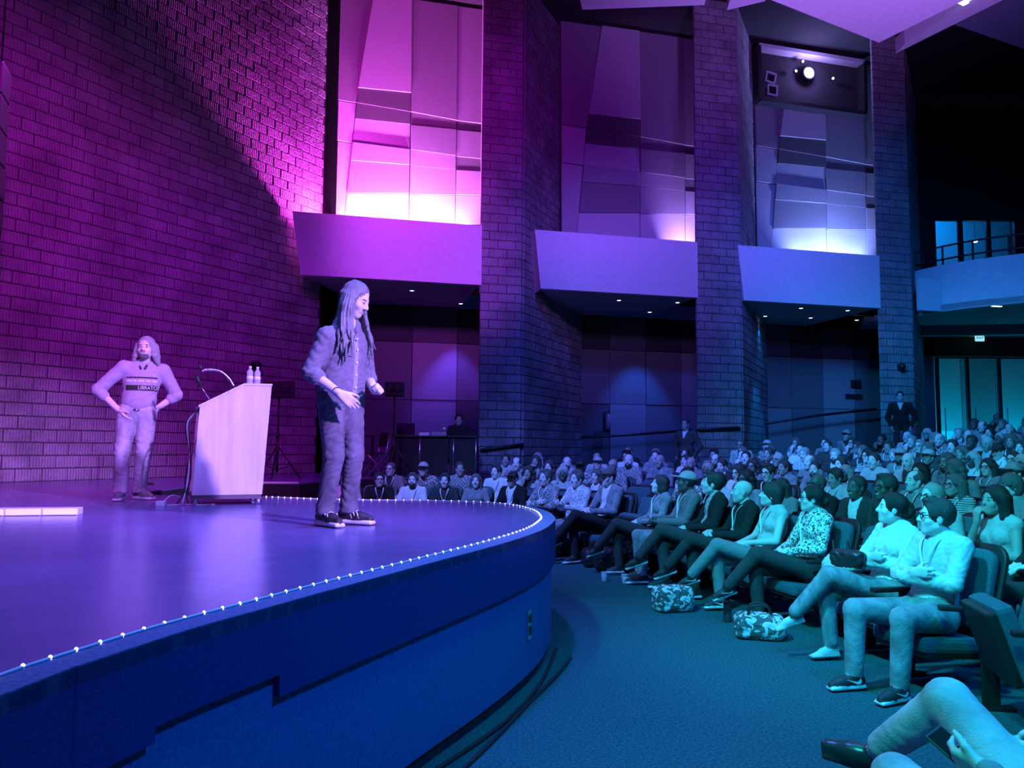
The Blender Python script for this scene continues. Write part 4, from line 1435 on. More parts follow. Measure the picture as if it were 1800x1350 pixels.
def glasses_mesh():
    mb = MB()
    for sx in (-1, 1):
        pts = [Vector((sx * .033 + .026 * math.cos(a), 0.097, .004 + .019 * math.sin(a))) for a in [2 * math.pi * i / 14 for i in range(15)]]
        mb.tube(pts, .0035, 5, closed=False)
        mb.tube([(sx * .058, .094, .010), (sx * .079, .06, .012), (sx * .082, -.015, .004)], .003, 5)
    mb.tube([(-.008, .099, .008), (.008, .099, .008)], .003, 5)
    return mb.me('glasses', M['black'])
GLASSES = glasses_mesh()
# ------------------------------------------------------------------ things on the stage
# loudspeaker column hung at the edge of the proscenium
hp = at(-34, 245, 10.0)
hs_ = empty('hanging_loudspeaker', (hp.x, hp.y, 4.30), 0.35, 'black loudspeaker column hanging in front of the stage block wall', 'loudspeaker')
for k in range(5):
    MB().box((0, 0, .22 + .44 * k), (.5, .45, .42), bev=.02).build('cabinet', M['black'], hs_)
    MB().box((0, -.23, .22 + .44 * k), (.44, .02, .36)).build('grille', M['grille'], hs_)
for sx in (-1, 1):
    MB().tube([(sx * .18, 0, 2.2), (sx * .18, 0, 8.3)], .012, 6).build('cable', M['blackmetal'], hs_)
# lectern
base = on_z(389, 886, SZ)
lec = empty('lectern', (base.x, base.y + .12, SZ), math.radians(24), 'pale veneer lectern on castors with cables down its open back', 'lectern')
prof = [(-.33, .10), (.31, .10), (.37, 1.17), (.11, 1.165), (-.29, .945)]
def ypoly(y): return [Vector((x, y, z)) for x, z in prof]
MB().prism(ypoly(-.30), (0, .025, 0)).build('side_panel', M['wood'], lec)
MB().prism(ypoly(.275), (0, .025, 0)).build('side_panel', M['wood'], lec)
MB().prism([Vector((.315, -.275, .10)), Vector((.29, -.275, .10)), Vector((.347, -.275, 1.15)), Vector((.37, -.275, 1.15))], (0, .55, 0)).build('front_panel', M['wood'], lec)
MB().prism([Vector((.11, -.31, 1.166)), Vector((.375, -.31, 1.171)), Vector((.375, -.31, 1.19)), Vector((.11, -.31, 1.185))], (0, .62, 0)).build('top_shelf', M['wood'], lec)
MB().prism([Vector((.11, -.31, 1.166)), Vector((-.30, -.31, .94)), Vector((-.30, -.31, .96)), Vector((.11, -.31, 1.187))], (0, .62, 0)).build('reading_slope', M['wood'], lec)
MB().box((-.02, 0, .55), (.5, .54, .02)).build('shelf', M['dark'], lec)
MB().box((-.01, 0, .085), (.63, .58, .05)).build('plinth', mat('grey_plinth', .12, .6), lec)
cst = MB(); cst.lathe([(.008, -.018), (.03, -.016), (.03, .016), (.008, .018)], (0, 0, .03), 12, R=RX); cst.box((0, 0, .06), (.03, .045, .03))
cme = cst.me('castor', M['chrome'])
for x in (-.29, .28):
    for y in (-.26, .26):
        add('castor', cme, lec, (x, y, 0))
for j in range(3):
    MB().tube(catmull([(-.31, -.2 + .08 * j, .9), (-.37 - .02 * j, -.22 + .05 * j, .78), (-.36, -.2, .5), (-.39 + .02 * j, -.22, .22), (-.36 - .05 * j, -.28, .02)], 6), .007, 5).build('hanging_cable', M['white'] if j == 1 else M['black'], lec)
# microphones
LM = lec.matrix_basis
o = empty('gooseneck_microphone', LM @ Vector((.02, -.24, 1.142)), math.radians(24), 'gooseneck microphone arching over the lectern reading slope', 'microphone')
MB().tube(catmull([(0, 0, .01), (-.05, 0, .09), (-.14, 0, .16), (-.26, 0, .165), (-.30, 0, .15)], 8), .011, 8).build('neck', M['chrome'], o)
MB().tube([(-.29, 0, .17), (-.335, 0, .20)], .016, 8).build('capsule', M['black'], o)
MB().lathe([(.03, 0), (.03, .012), (.012, .02)], n=12).build('base', M['blackmetal'], o)
o = empty('rod_microphone', LM @ Vector((-.20, -.20, 1.02)), math.radians(24), 'dark stick microphone leaning on the low lectern edge', 'microphone')
MB().tube([(0, 0, 0.005), (-.06, 0, .09), (-.085, 0, .14)], .006, 6).build('rod', M['chrome'], o)
MB().tube([(-.082, 0, .13), (-.115, 0, .20), (-.125, 0, .23)], .024, 10, r2=.020).build('grip', M['black'], o)
MB().tube([(-.125, 0, .225), (-.13, 0, .27)], .006, 6).build('antenna', M['blackmetal'], o)
# water bottles
bt = MB(); bt.lathe([(.028, 0), (.032, .006), (.032, .08), (.029, .09), (.032, .10), (.030, .125), (.013, .15), (.013, .158)], n=14)
bt_me = bt.me('bottle_body', M['clear'])
cp = MB(); cp.lathe([(.015, .156), (.015, .176), (.012, .178)], n=12); cp_me = cp.me('cap', M['white'])
lb = MB(); lb.lathe([(.0325, .045), (.0325, .078)], n=14); lb_me = lb.me('label_band', M['paper'])
for k, (x, y, wds) in enumerate(((.17, -.2, 'clear water bottle at the slope side of the lectern top'), (.245, -.16, 'clear water bottle at the outer side of the lectern top'))):
    o = empty('water_bottle', LM @ Vector((x, y, 1.188)), 0, wds, 'bottle', 'bottles on the lectern')
    add('bottle_body', bt_me, o); add('cap', cp_me, o); add('label_band', lb_me, o)
# white floor batten and power box with cable
a = on_z(-60, 908, SZ); b = on_z(137, 906, SZ)
o = empty('floor_batten', (a + b) / 2, math.atan2(b.y - a.y, b.x - a.x), 'long low white light batten lying on the stage floor', 'light batten')
Lb = (b - a).length
MB().box((0, .07, .03), (Lb, .14, .06), bev=.008).build('housing', M['white'], o)
for k in range(3):
    MB().box((-Lb / 2 + Lb * (k + .5) / 3, -.004, .03), (Lb / 3 - .02, .012, .045), bev=.003).build('diffuser', mat('batten_face', .9, .5, emit=(.8, .5, 1.0), estr=.7), o)
p = on_z(283, 890, SZ)
o = empty('power_box', p, .1, 'small white power box with cable near the lectern', 'power box')
MB().box((0, 0, .025), (.08, .07, .05), bev=.006).build('housing', M['white'], o)
MB().tube(catmull([(0.0, .03, .03), (.03, .2, .09), (.07, .34, .06), (.10, .42, .012)], 6), .006, 5).build('lead', M['white'], o)
pts = catmull([p + Vector((.05, .02, .008)), p + Vector((.2, .14, .008)), p + Vector((.32, .1, .008)), p + Vector((.42, .22, .008))], 6)
tag(MB().tube(pts, .006, 5).build('floor_lead', M['white']), 'thin pale cable on stage between power box and lectern', 'cable')
# thin dark stand behind the standing man in jeans
p = on_z(252, 852, SZ)
o = empty('microphone_stand', p, 0, 'thin dark stand behind the man with hands on hips', 'stand')
MB().tube([(0, 0, 0), (0, 0, .95)], .014, 8).build('pole', M['black'], o)
MB().lathe([(.14, 0), (.14, .02), (.03, .04)], n=16).build('base', M['black'], o)

# loudspeakers on tripod stands
def tripod(p, H, words):
    o = empty('speaker_stand', p, 0, words, 'speaker stand')
    MB().tube([(0, 0, .12), (0, 0, H * .55)], .022, 10).build('lower_tube', M['blackmetal'], o)
    MB().tube([(0, 0, H * .5), (0, 0, H)], .016, 10).build('upper_tube', M['blackmetal'], o)
    MB().lathe([(.03, 0), (.034, .02), (.034, .06), (.025, .08)], (0, 0, H * .52), 12).build('collar', M['black'], o)
    for j in range(3):
        a = math.radians(90 + 120 * j + 28)
        d = Vector((math.cos(a), math.sin(a), 0))
        lg = MB().tube([Vector((0, 0, H * .42)), d * .42 + Vector((0, 0, .015))], .014, 8).build('leg', M['blackmetal'], o)
        MB().tube([Vector((0, 0, .16)), d * .25 + Vector((0, 0, H * .42 * .42))], .008, 6).build('brace', M['blackmetal'], lg)
    return o
def loudspeaker(p, w, h_, d, rz, words, tilt=0.0, yoke=False):
    o = empty('loudspeaker', p, rz, words, 'loudspeaker')
    Rt = Matrix.Rotation(tilt, 3, 'Y')
    MB().box(Rt @ Vector((0, 0, h_ / 2)), (w, d, h_), R=Rt, bev=.015).build('cabinet', M['black'], o)
    MB().box(Rt @ Vector((0, -d / 2 - .004, h_ / 2)), (w - .04, .012, h_ - .04), R=Rt).build('grille', M['grille'], o)
    for x in (-w * .2, w * .2):
        MB().lathe([(h_ * .28, 0), (h_ * .22, .006), (h_ * .10, .004)], Rt @ Vector((x, -d / 2 - .010, h_ / 2)), 16, R=RX).build('cone', M['blackmetal'], o)
    MB().lathe([(.02, -.05), (.02, 0.0)], (0, 0, 0), 10).build('pole_socket', M['blackmetal'], o)
    return o
p = on_z(486, 843, SZ)
Y1 = p.y
zt = at(486, 700, Y1).z
tripod(p, zt - SZ, 'black tripod speaker stand behind the lectern')
loudspeaker((p.x, p.y, zt + .0), .52, .30, .3, math.radians(14), 'wide black loudspeaker on the tripod behind the lectern', math.radians(-2))
p2_ = at(691, 826, 14.98); p2_.z = SZ
zt = at(691, 697, p2_.y).z
tripod(p2_, zt - SZ, 'black tripod speaker stand in front of the technician desk')
loudspeaker((p2_.x, p2_.y, zt), .36, .28, .26, 0.1, 'small black loudspeaker on the tripod before the technician desk')

# technician desk on the side platform
dz = at(740, 766, 15.9).z
dx0, dx1 = at(690, 766, 15.9).x, at(838, 766, 15.9).x
dk = empty('technician_desk', ((dx0 + dx1) / 2, 15.9, SZ), .1, 'dark draped technician desk with metal legs beside block pier', 'desk')
W = dx1 - dx0
H = dz - SZ
MB().box((0, 0, H - .015), (W, .7, .03), bev=.004).build('desk_top', M['black'], dk)
for k in range(3):
    MB().box((-W / 2 + W * (k + .5) / 3, -.30, H / 2), (W / 3 - .02, .02, H - .05)).build('drape', M['dark'], dk)
for x in (-W / 2 + .03, -W * .17, W * .22, W / 2 - .03):
    MB().tube([(x, -.33, 0), (x, -.33, H - .03)], .013, 8).build('leg', M['chrome'], dk)
DM = Matrix.Translation(dk.location) @ Matrix.Rotation(.1, 4, 'Z')
def on_desk(x, y, dzz=0.0):
    return DM @ Vector((x, y, H + dzz))
o = empty('laptop', on_desk(-W / 2 + .26, 0), .1, 'open dark laptop on the technician desk', 'laptop')
MB().box((0, 0, .01), (.36, .24, .018), bev=.004).build('keyboard_base', M['black'], o)
MB().box((0, .13, .13), (.36, .012, .24), R=Matrix.Rotation(-.2, 3, 'X'), bev=.004).build('screen', M['black'], o)
o = empty('paper_stack', on_desk(-W * .13, .0), .2, 'pale stack of papers beside the laptop on the desk', 'papers')
for k in range(3):
    MB().box((.004 * k, .003 * k, .012 + .022 * k), (.20, .15, .02)).build('sheet_bundle', M['paper'], o)
o = empty('mixer', on_desk(W * .05, -.1), .05, 'small pale mixing console in the middle of the desk', 'mixer')
MB().box((0, 0, .03), (.30, .24, .06), R=Matrix.Rotation(.1, 3, 'X'), bev=.006).build('chassis', mat('mixer_grey', .3, .5), o)
for k in range(6):
    MB().box((-.11 + .045 * k, -.04, .068), (.014, .03, .014)).build('fader', M['white'], o)
o = empty('desk_lamp', on_desk(W * .08, .15), 0, 'small bent lamp standing on the technician desk', 'desk lamp')
MB().lathe([(.04, 0), (.04, .012), (.012, .02)], n=12).build('base', M['chrome'], o)
MB().tube(catmull([(0, 0, .015), (0, 0, .12), (.05, 0, .16)], 5), .006, 6).build('arm', M['chrome'], o)
MB().lathe([(.012, .03), (.03, -.01), (.03, -.014)], (.06, 0, .15), 10).build('shade', M['white'], o)
# chair and low case in front of the desk
cxp = on_z(668, 833, SZ); cxp = Vector((at(656, 790, 15.6).x, 15.6, SZ))
ch = empty('folding_chair', cxp, math.radians(-60), 'dark folding chair with pale frame beside technician desk', 'chair')
MB().box((0, 0, .45), (.42, .40, .03), bev=.01).build('seat', M['black'], ch)
MB().box((0, .21, .72), (.42, .025, .28), R=Matrix.Rotation(-.12, 3, 'X'), bev=.01).build('backrest', M['black'], ch)
for sx in (-1, 1):
    MB().tube([(sx * .21, .26, .88), (sx * .21, .19, .45), (sx * .21, -.2, 0)], .011, 6).build('leg', M['chrome'], ch)
    MB().tube([(sx * .20, -.19, .44), (sx * .20, .24, 0)], .011, 6).build('leg', M['chrome'], ch)
ex_ = at(622, 790, 16.2)
cs = empty('side_table', (ex_.x, 16.2, SZ), .1, 'low dark table left of the folding chair near the block wall', 'table')
MB().box((0, 0, .79), (.8, .5, .03)).build('table_top', M['black'], cs)
MB().box((0, 0, .25), (.76, .46, .02)).build('lower_shelf', M['black'], cs)
for sx in (-1, 1):
    for sy in (-1, 1):
        MB().tube([(sx * .37, sy * .22, 0), (sx * .37, sy * .22, .78)], .014, 6).build('leg', M['blackmetal'], cs)

# ------------------------------------------------------------------ the two speakers on stage
SK = mat('skin_fair', (0.74, 0.66, 0.64), 0.55, 0.35, 0.06, 20)
SKM = mat('skin_mid', (0.40, 0.34, 0.32), 0.55, 0.35, 0.06, 20)
SKD = mat('skin_deep', (0.13, 0.11, 0.10), 0.5, 0.4, 0.06, 20)
LIPM = mat('lip', (0.46, 0.34, 0.35), 0.5)
DK = mat('brow_dark', 0.04, 0.6)
SHOE_D = mat('shoe_dark', 0.03, 0.6)
SHOE_L = mat('shoe_light', 0.55, 0.6)
SOLE_W = mat('sole_white', 0.85, 0.5)
SOLE_D = mat('sole_dark', 0.04, 0.6)
SOCK_D = mat('sock_dark', 0.05, 0.9)
SHIRT_A = mat('chambray', (0.21, 0.20, 0.23), 0.9, 0.15, 0.12, 30, 0.35, 160)
JEAN_A = mat('dark_denim', (0.15, 0.145, 0.17), 0.9, 0.15, 0.35, 9, 0.15, 120, stretch=(1, 1, .45))
JEAN_B = mat('faded_denim', (0.45, 0.44, 0.48), 0.9, 0.15, 0.5, 7, 0.15, 120, stretch=(1, 1, .45))
SWEAT_B = mat('sweatshirt_knit', (0.46, 0.40, 0.49), 0.95, 0.1, 0.08, 30, 0.25, 200)

def standing(J, mats, name, h=0.009, shirt_hem=None, yaw=0, pitch=0, roll=0, short=1.0):
    s = SDF()
    s.cap(J['pel'] + vec(-.07, 0, 0), J['pel'] + vec(.07, 0, 0), .105, .105, PANTS, .03)
    s.ell((J['pel'] + J['che']) / 2, (.13, .10, .17), TOP, .04)
    s.ell(J['che'], (.155, .105, .17), TOP, .04)
    s.cap(J['sl'] * vec(.85, 1, 1), J['sr'] * vec(.85, 1, 1), .058, .058, TOP, .04)
    C, R = head_frame(J['hd'], yaw, pitch, roll)
    s.cap(J['nk'], C + R @ vec(0, -.02, -.05), .055, .054, SKIN, .015)
    add_head(s, C, R, 1.0)
    for t in 'rl':
        s.cap(J['s' + t], J['e' + t], .045, .040, SKIN, .015)
        s.cap(J['e' + t], J['w' + t], .041, .029, SKIN, .015)
        hd = J['hand_' + t]
        add_hand(s, J['w' + t], hd[0], hd[1], 1 if t == 'r' else -1, hd[2], 1.05, SKIN, hd[3] if len(hd) > 3 else False)
        s.cap(J['h' + t], J['k' + t], .075, .055, PANTS, .02)
        s.cap(J['k' + t], J['a' + t], .052, .038, PANTS, .015)
        add_shoe(s, J['a' + t], J['t' + t], 1.08, nrm(J['k' + t] - J['a' + t]))
    fz = [(J['hd'][2] - .14, J['hd'][2] + .15, .0055)]
    hz = [(min(J['wr'][2], J['wl'][2]) - .14, max(J['wr'][2], J['wl'][2]) + .06, .0065)]
    me = s.build(name, mats, h, [(J['hd'][0] - .1, J['hd'][0] + .1, .0055)], [(J['hd'][1] - .12, J['hd'][1] + .13, .0055)], fz + hz)
    return me, (C, R)

# --- the long-haired man looking down
fa = on_z(592, 925, SZ)
fwd = Vector((.80, -.60, 0))
A = empty('person', (fa.x, fa.y + .06, SZ), math.atan2(-fwd.x, fwd.y), 'long-haired man in rolled-sleeve shirt looking down at stage edge', 'person')
A.scale = (1.02, 1.02, 1.02)
J = dict(pel=vec(0, -.01, .93), che=vec(0, .025, 1.24), nk=vec(-.01, .035, 1.44), hd=vec(-.025, .095, 1.622), sr=vec(.170, .015, 1.335), sl=vec(-.170, .03, 1.33),
         er=vec(.262, -.035, 1.08), wr=vec(.19, .195, .925), el=vec(-.245, .0, 1.09), wl=vec(-.135, .195, .965),
         hand_r=((-.22, .85, -.55), (-.7, 0, -.6), .35, True), hand_l=((.25, .8, .15), (.75, .1, -.6), 1.25),
         hr=vec(.09, -.01, .90), hl=vec(-.09, -.01, .90), kr=vec(.10, .045, .50), kl=vec(-.095, .035, .50), ar=vec(.105, -.03, .115), al=vec(-.085, .0, .115), tr=vec(.12, 1, -.03), tl=vec(-.35, 1, -.03))
me, (CA, RA) = standing(J, [SK, SHIRT_A, SHIRT_A, JEAN_A, SHOE_D, SOLE_W, LIPM, DK, SOCK_D], 'body', yaw=.42, pitch=-.42)
add('body', me, A)
# shirt
s = SDF()
s.ell((0, -.005, .985), (.185, .140, .20), 0, .05)
s.ell((0, .012, 1.13), (.175, .130, .20), 0, .05)
s.ell((0, .02, 1.25), (.178, .124, .150), 0, .05)
for t in 'rl':
    s.cap(J['nk'] + vec(0, -.02, -.02), J['s' + t], .050, .058, 0, .04)
s.cap(J['sl'] * vec(.9, 1, 1), J['sr'] * vec(.9, 1, 1), .062, .062, 0, .05)
s.cap(J['nk'] + vec(-.05, -.01, 0), J['nk'] + vec(.05, -.01, 0), .062, .062, 0, .03)
for t in 'rl':
    q = J['e' + t]; p_ = J['s' + t]; w_ = J['w' + t]
    s.cap(p_, q, .062, .057, 0, .03)
    c1 = q + (w_ - q) * .02; c2 = q + (w_ - q) * .22
    s.cap(c1, c2, .058, .055, 0, .015)
    s.cap(q + (w_ - q) * .14, q + (w_ - q) * .24, .058, .058, 0, .006)
s.half(lambda X, Y, Z: .835 - Z + .05 * np.cos(X * 9) * (Y > -9) + 0 * X, .01)
s.ell((0, .09, 1.46), (.05, .10, .07), 0, .015, op=-1)
s.region(lambda X, Y, Z: np.where(Y > .05, np.abs(X + .0) - .018, 1.0), 1, None)
sh = add('shirt', s.build('shirt', [SHIRT_A, mat('placket', (.36, .35, .39), .9)], .0085, wrinkle=([0], .0034, 66)), A)
# collar wings, buttons, pocket
for sx in (-1, 1):
    mb = MB()
    mb.prism([Vector((sx * .025, .105, 1.375)), Vector((sx * .085, .085, 1.41)), Vector((sx * .085, .01, 1.475)), Vector((sx * .045, .055, 1.455))], (sx * .006, .012, .004))
    mb.build('collar', SHIRT_A, sh)
bme = MB().lathe([(.0085, 0), (.0085, .004), (.004, .005)], n=8, R=Matrix.Rotation(-math.pi / 2, 3, 'X')).me('button', M['white'])
for zz, yy in ((1.33, .150), (1.25, .152), (1.16, .148), (1.07, .145), (.98, .143), (.90, .128)):
    add('button', bme, sh, (0, yy, zz))
MB().box((.085, .133, 1.25), (.085, .012, .10), R=Matrix.Rotation(-.45, 3, 'Z'), bev=.003).build('pocket', SHIRT_A, sh)
MB().box((.085, .139, 1.285), (.088, .012, .03), R=Matrix.Rotation(-.45, 3, 'Z'), bev=.003).build('pocket_flap', SHIRT_A, sh)
# jeans
s = SDF()
s.cap(J['pel'] + vec(-.07, 0, -.01), J['pel'] + vec(.07, 0, -.01), .118, .118, 0, .04)
for t in 'rl':
    s.cap(J['h' + t] + vec(0, 0, -.02), J['k' + t], .100, .072, 0, .03)
    s.cap(J['k' + t], J['a' + t] + vec(0, 0, -.02), .071, .059, 0, .02)
    s.cap(J['a' + t] + vec(0, .005, .02), J['a' + t] + vec(0, .012, -.02), .063, .066, 0, .01)
s.half(lambda X, Y, Z: .085 - Z + 0 * X + 0 * Y, .008)
jn = add('jeans', s.build('jeans', [JEAN_A], .0095, wrinkle=([0], .0034, 62)), A)
MB().tube([(.02, .13, .93), (-.03, .128, .925)], .012, 6).build('belt_buckle', M['chrome'], jn)
# laces and toe strips on shoes
for t in 'rl':
    f = nrm(J['t' + t]); a_ = J['a' + t]; l_ = np.cross(f, vec(0, 0, 1))
    mb = MB()
    for q in range(4):
        c = a_ + f * (.055 + .022 * q) + vec(0, 0, -.008 - .009 * q)
        mb.tube([c - l_ * .024, c + vec(0, 0, .008), c + l_ * .024], .0045, 5)
    mb.build('shoe_laces', M['white'], A)
    mb = MB()
    for q in range(3):
        for sd in (-1, 1):
            c = a_ + f * (.035 + .028 * q) + l_ * sd * .040
            mb.tube([c + vec(0, 0, -.018), c + f * .02 + vec(0, 0, -.065)], .005, 5)
    mb.build('shoe_stripes', M['white'], A)
# hair: many separate locks falling past the shoulders
s = SDF()
def TH(x, y, z): return CA + RA @ vec(x, y, z)
s.ell(TH(0, -.022, .044), (.084, .102, .095), 0, .02, RA)
random.seed(5)
for i in range(58):
    a = math.radians(-40 + 260 * i / 57)
    x, y = .080 * math.cos(a), -.025 - .075 * math.sin(a)
    p0 = TH(x * .45, y * .5 - .01, .112); p1 = TH(x * 1.16, y * 1.05, .01)
    L1 = random.uniform(.15, .20)
    front = math.cos(a) > .35 or math.cos(a) < -.35
    p2_h = p1 + vec(x * .55 + random.uniform(-.012, .012), -.045 + random.uniform(-.015, .015) if not front else .012, -L1)
    p3 = p2_h + vec(random.uniform(-.03, .03) + x * .30, (.03 if front else -.05) + random.uniform(-.02, .02), -random.uniform(.16, .30))
    # keep the locks outside the shoulders
    wv = [vec(random.uniform(-.014, .014), random.uniform(-.014, .014), 0) for _ in range(3)]
    m1 = (p1 + p2_h) / 2 + wv[0]; m2 = (p2_h + p3) / 2 + wv[1]
    s.cap(p0, p1, .020, .018, 0, .006)
    s.cap(p1, m1, .016, .014, 0, .005); s.cap(m1, p2_h, .014, .013, 0, .005)
    s.cap(p2_h, m2, .013, .010, 0, .004); s.cap(m2, p3 + wv[2], .010, .004, 0, .004)
s.ell(TH(0, .128, -.030), (.070, .092, .135), 0, .012, RA, op=-1)
add('hair', s.build('hair', [mat('hair_long_brown', .17, .38, .6, .35, 40, .3, 90, stretch=(4, 4, .5))], .006, wrinkle=([0], .0022, 44, (float(CA[0]), float(CA[1]) - .02))), A)
# moustache and beard shadow
s = SDF()
s.cap(TH(-.020, .088, -.046), TH(.020, .088, -.046), .006, .006, 0, .004)
s.ell(TH(0, .066, -.100), (.022, .016, .016), 0, .01, RA)
add('moustache', s.build('moustache', [HM['dark']], .004), A)
# wristband
MB().tube([J['wr'] + (J['er'] - J['wr']) * .1 + .031 * (vec(1, 0, .3) * math.cos(q) + vec(0, .6, .8) * math.sin(q)) for q in [2 * math.pi * i / 12 for i in range(13)]], .004, 5, closed=False).build('wristband', M['black'], A)

# --- the man with hands on hips
fb = on_z(226, 880, SZ)
fwd = Vector((.38, -.925, 0))
B = empty('person', (fb.x, fb.y + .05, SZ), math.atan2(-fwd.x, fwd.y), 'long-haired man in printed sweatshirt standing hands on hips', 'person')
J = dict(pel=vec(-.02, 0, .93), che=vec(-.055, .0, 1.23), nk=vec(-.07, .01, 1.42), hd=vec(-.08, .045, 1.585), sr=vec(.125, .0, 1.38), sl=vec(-.255, .0, 1.36),
         er=vec(.36, -.03, 1.14), wr=vec(.145, .05, .925), el=vec(-.395, -.06, 1.11), wl=vec(-.205, -.03, .96),
         hand_r=((-.45, .35, -.62), (-.75, -.3, .3), .4), hand_l=((.25, -.35, -.75), (.9, .1, .1), .5),
         hr=vec(.07, 0, .90), hl=vec(-.11, 0, .90), kr=vec(.10, .05, .50), kl=vec(-.10, .02, .50), ar=vec(.10, .02, .115), al=vec(-.075, -.06, .115), tr=vec(.1, 1, -.03), tl=vec(-.75, .9, -.03))
me, (CB, RB) = standing(J, [SK, SWEAT_B, SWEAT_B, JEAN_B, mat('shoe_mid', .22, .7), SOLE_W, LIPM, DK, SOCK_D], 'body', yaw=-.25, pitch=.05, h=.0105)
add('body', me, B)
s = SDF()
s.ell(vec(-.03, 0, 1.02), (.165, .132, .14), 0, .05)
s.ell((J['che'] + J['pel']) / 2 + vec(0, 0, .04), (.162, .125, .20), 0, .05)
s.ell(J['che'] + vec(0, 0, .02), (.185, .125, .165), 0, .05)
s.cap(J['sl'] * vec(.95, 1, 1), J['sr'] * vec(.9, 1, 1), .068, .068, 0, .05)
s.cap(J['nk'] + vec(-.05, -.005, -.01), J['nk'] + vec(.05, -.005, -.01), .060, .060, 0, .03)
for t in 'rl':
    q = J['e' + t]; w_ = J['w' + t]
    s.cap(J['s' + t], q, .072, .062, 0, .03)
    s.cap(q, q + (w_ - q) * .28, .060, .055, 0, .015)
s.half(lambda X, Y, Z: .925 - Z + 0 * X + 0 * Y, .012)
cy = J['che'][0]
zb = 1.165
s.region(lambda X, Y, Z: np.where(Y > .03, np.maximum(np.abs(Z - (zb + .105)) - .008, np.abs(X - cy + .0) - .150), 1.0), 1, None)
s.region(lambda X, Y, Z: np.where(Y > .03, np.maximum(np.abs(Z - zb) - .030, np.abs(X - cy) - .150), 1.0), 1, None)
swm = s.build('sweatshirt', [SWEAT_B, mat('print_dark', .03, .9)], .008, wrinkle=([0], .0028, 36))
sw = add('sweatshirt', swm, B)
# printed dashes and lettering wrapped onto the chest
from mathutils.bvhtree import BVHTree
def bvh_of(me):
    return BVHTree.FromPolygons([v.co.copy() for v in me.vertices], [tuple(p.vertices) for p in me.polygons])
BV = bvh_of(swm)
def wrap_front(me, off=.004):
    for v in me.vertices:
        hit = BV.ray_cast(Vector((v.co.x, 1.0, v.co.z)), Vector((0, -1, 0)))
        if hit[0] is not None:
            v.co = Vector((v.co.x, hit[0].y + off + v.co.y, v.co.z))
    me.update()
tm = text_mesh('LIBRATO', .050, .001)
for v in tm.vertices:
    x, y, z = v.co
    v.co = Vector((cy - .060 - x * .92, z, zb + y))
wrap_front(tm); tm.materials.clear(); tm.materials.append(M['paper'])
add('lettering', tm, sw)
mb = MB()
for x0, w_ in ((-.14, .05), (-.075, .03), (-.03, .055), (.045, .04), (.10, .05)):
    n_ = 6
    for q in range(n_):
        mb.box((cy - (x0 + w_ * (q + .5) / n_), 0, zb + .072), (w_ / n_, .002, .016))
dm = mb.me('print_dashes', M['paper']); wrap_front(dm)
add('print_dashes', dm, sw)
s = SDF()
s.cap(J['nk'] + vec(-.035, .035, .0), J['nk'] + vec(-.01, .085, -.055), .018, .012, 0, .01)
s.cap(J['nk'] + vec(.055, .035, .0), J['nk'] + vec(.03, .085, -.055), .018, .012, 0, .01)
add('shirt_collar', s.build('shirt_collar', [mat('collar_dark', .04, .9)], .006), B)
s = SDF()
s.cap(J['pel'] + vec(-.07, 0, -.01), J['pel'] + vec(.07, 0, -.01), .116, .116, 0, .04)
for t in 'rl':
    s.cap(J['h' + t] + vec(0, 0, -.02), J['k' + t], .100, .078, 0, .03)
    s.cap(J['k' + t], J['a' + t] + vec(0, 0, -.02), .076, .068, 0, .02)
    s.cap(J['a' + t] + vec(0, .005, .01), J['a' + t] + vec(0, .012, -.03), .071, .074, 0, .01)
s.half(lambda X, Y, Z: .075 - Z + 0 * X + 0 * Y, .008)
jb = add('jeans', s.build('jeans', [JEAN_B], .0105, wrinkle=([0], .0034, 62)), B)
MB().tube([(-.045, .125, .935), (.005, .125, .935)], .014, 6).build('belt_buckle', M['chrome'], jb)
MB().box((-.155, .05, .80), (.012, .02, .16)).build('belt_strap', M['paper'], jb)
for t in 'rl':
    f = nrm(J['t' + t]); a_ = J['a' + t]; l_ = np.cross(f, vec(0, 0, 1))
    mb = MB()
    for q in range(4):
        c = a_ + f * (.055 + .022 * q) + vec(0, 0, -.008 - .009 * q)
        mb.tube([c - l_ * .024, c + vec(0, 0, .008), c + l_ * .024], .0055, 5)
    mb.build('shoe_laces', M['white'], B)
s = SDF()
def TB(x, y, z): return CB + RB @ vec(x, y, z)
s.ell(TB(0, -.018, .038), (.088, .106, .100), 0, .02, RB)
for i in range(20):
    a = math.radians(-28 + 236 * i / 19)
    x, y = .084 * math.cos(a), -.025 - .075 * math.sin(a)
    q0 = TB(x * 1.02, y, .03); q1 = TB(x * 1.28, y * 1.02, -.08); q2 = q1 + vec(x * .28, -.01, -.085 + .02 * math.sin(i * 2.1))
    s.cap(q0, q1, .028, .027, 0, .012); s.cap(q1, q2, .027, .012, 0, .012)
s.ell(TB(0, .122, -.030), (.068, .090, .128), 0, .012, RB, op=-1)
add('hair', s.build('hair', [HM['fair']], .0075, wrinkle=([0], .0035, 36, (float(CB[0]), float(CB[1]) - .02))), B)
s = SDF()
s.ell(TB(0, .055, -.09), (.050, .042, .040), 0, .015, RB)
s.cap(TB(-.022, .088, -.045), TB(.022, .088, -.045), .007, .007, 0, .005)
s.ell(TB(0, .10, -.062), (.022, .03, .008), 0, .004, RB, op=-1)
add('beard', s.build('beard', [HM['brown']], .006), B)
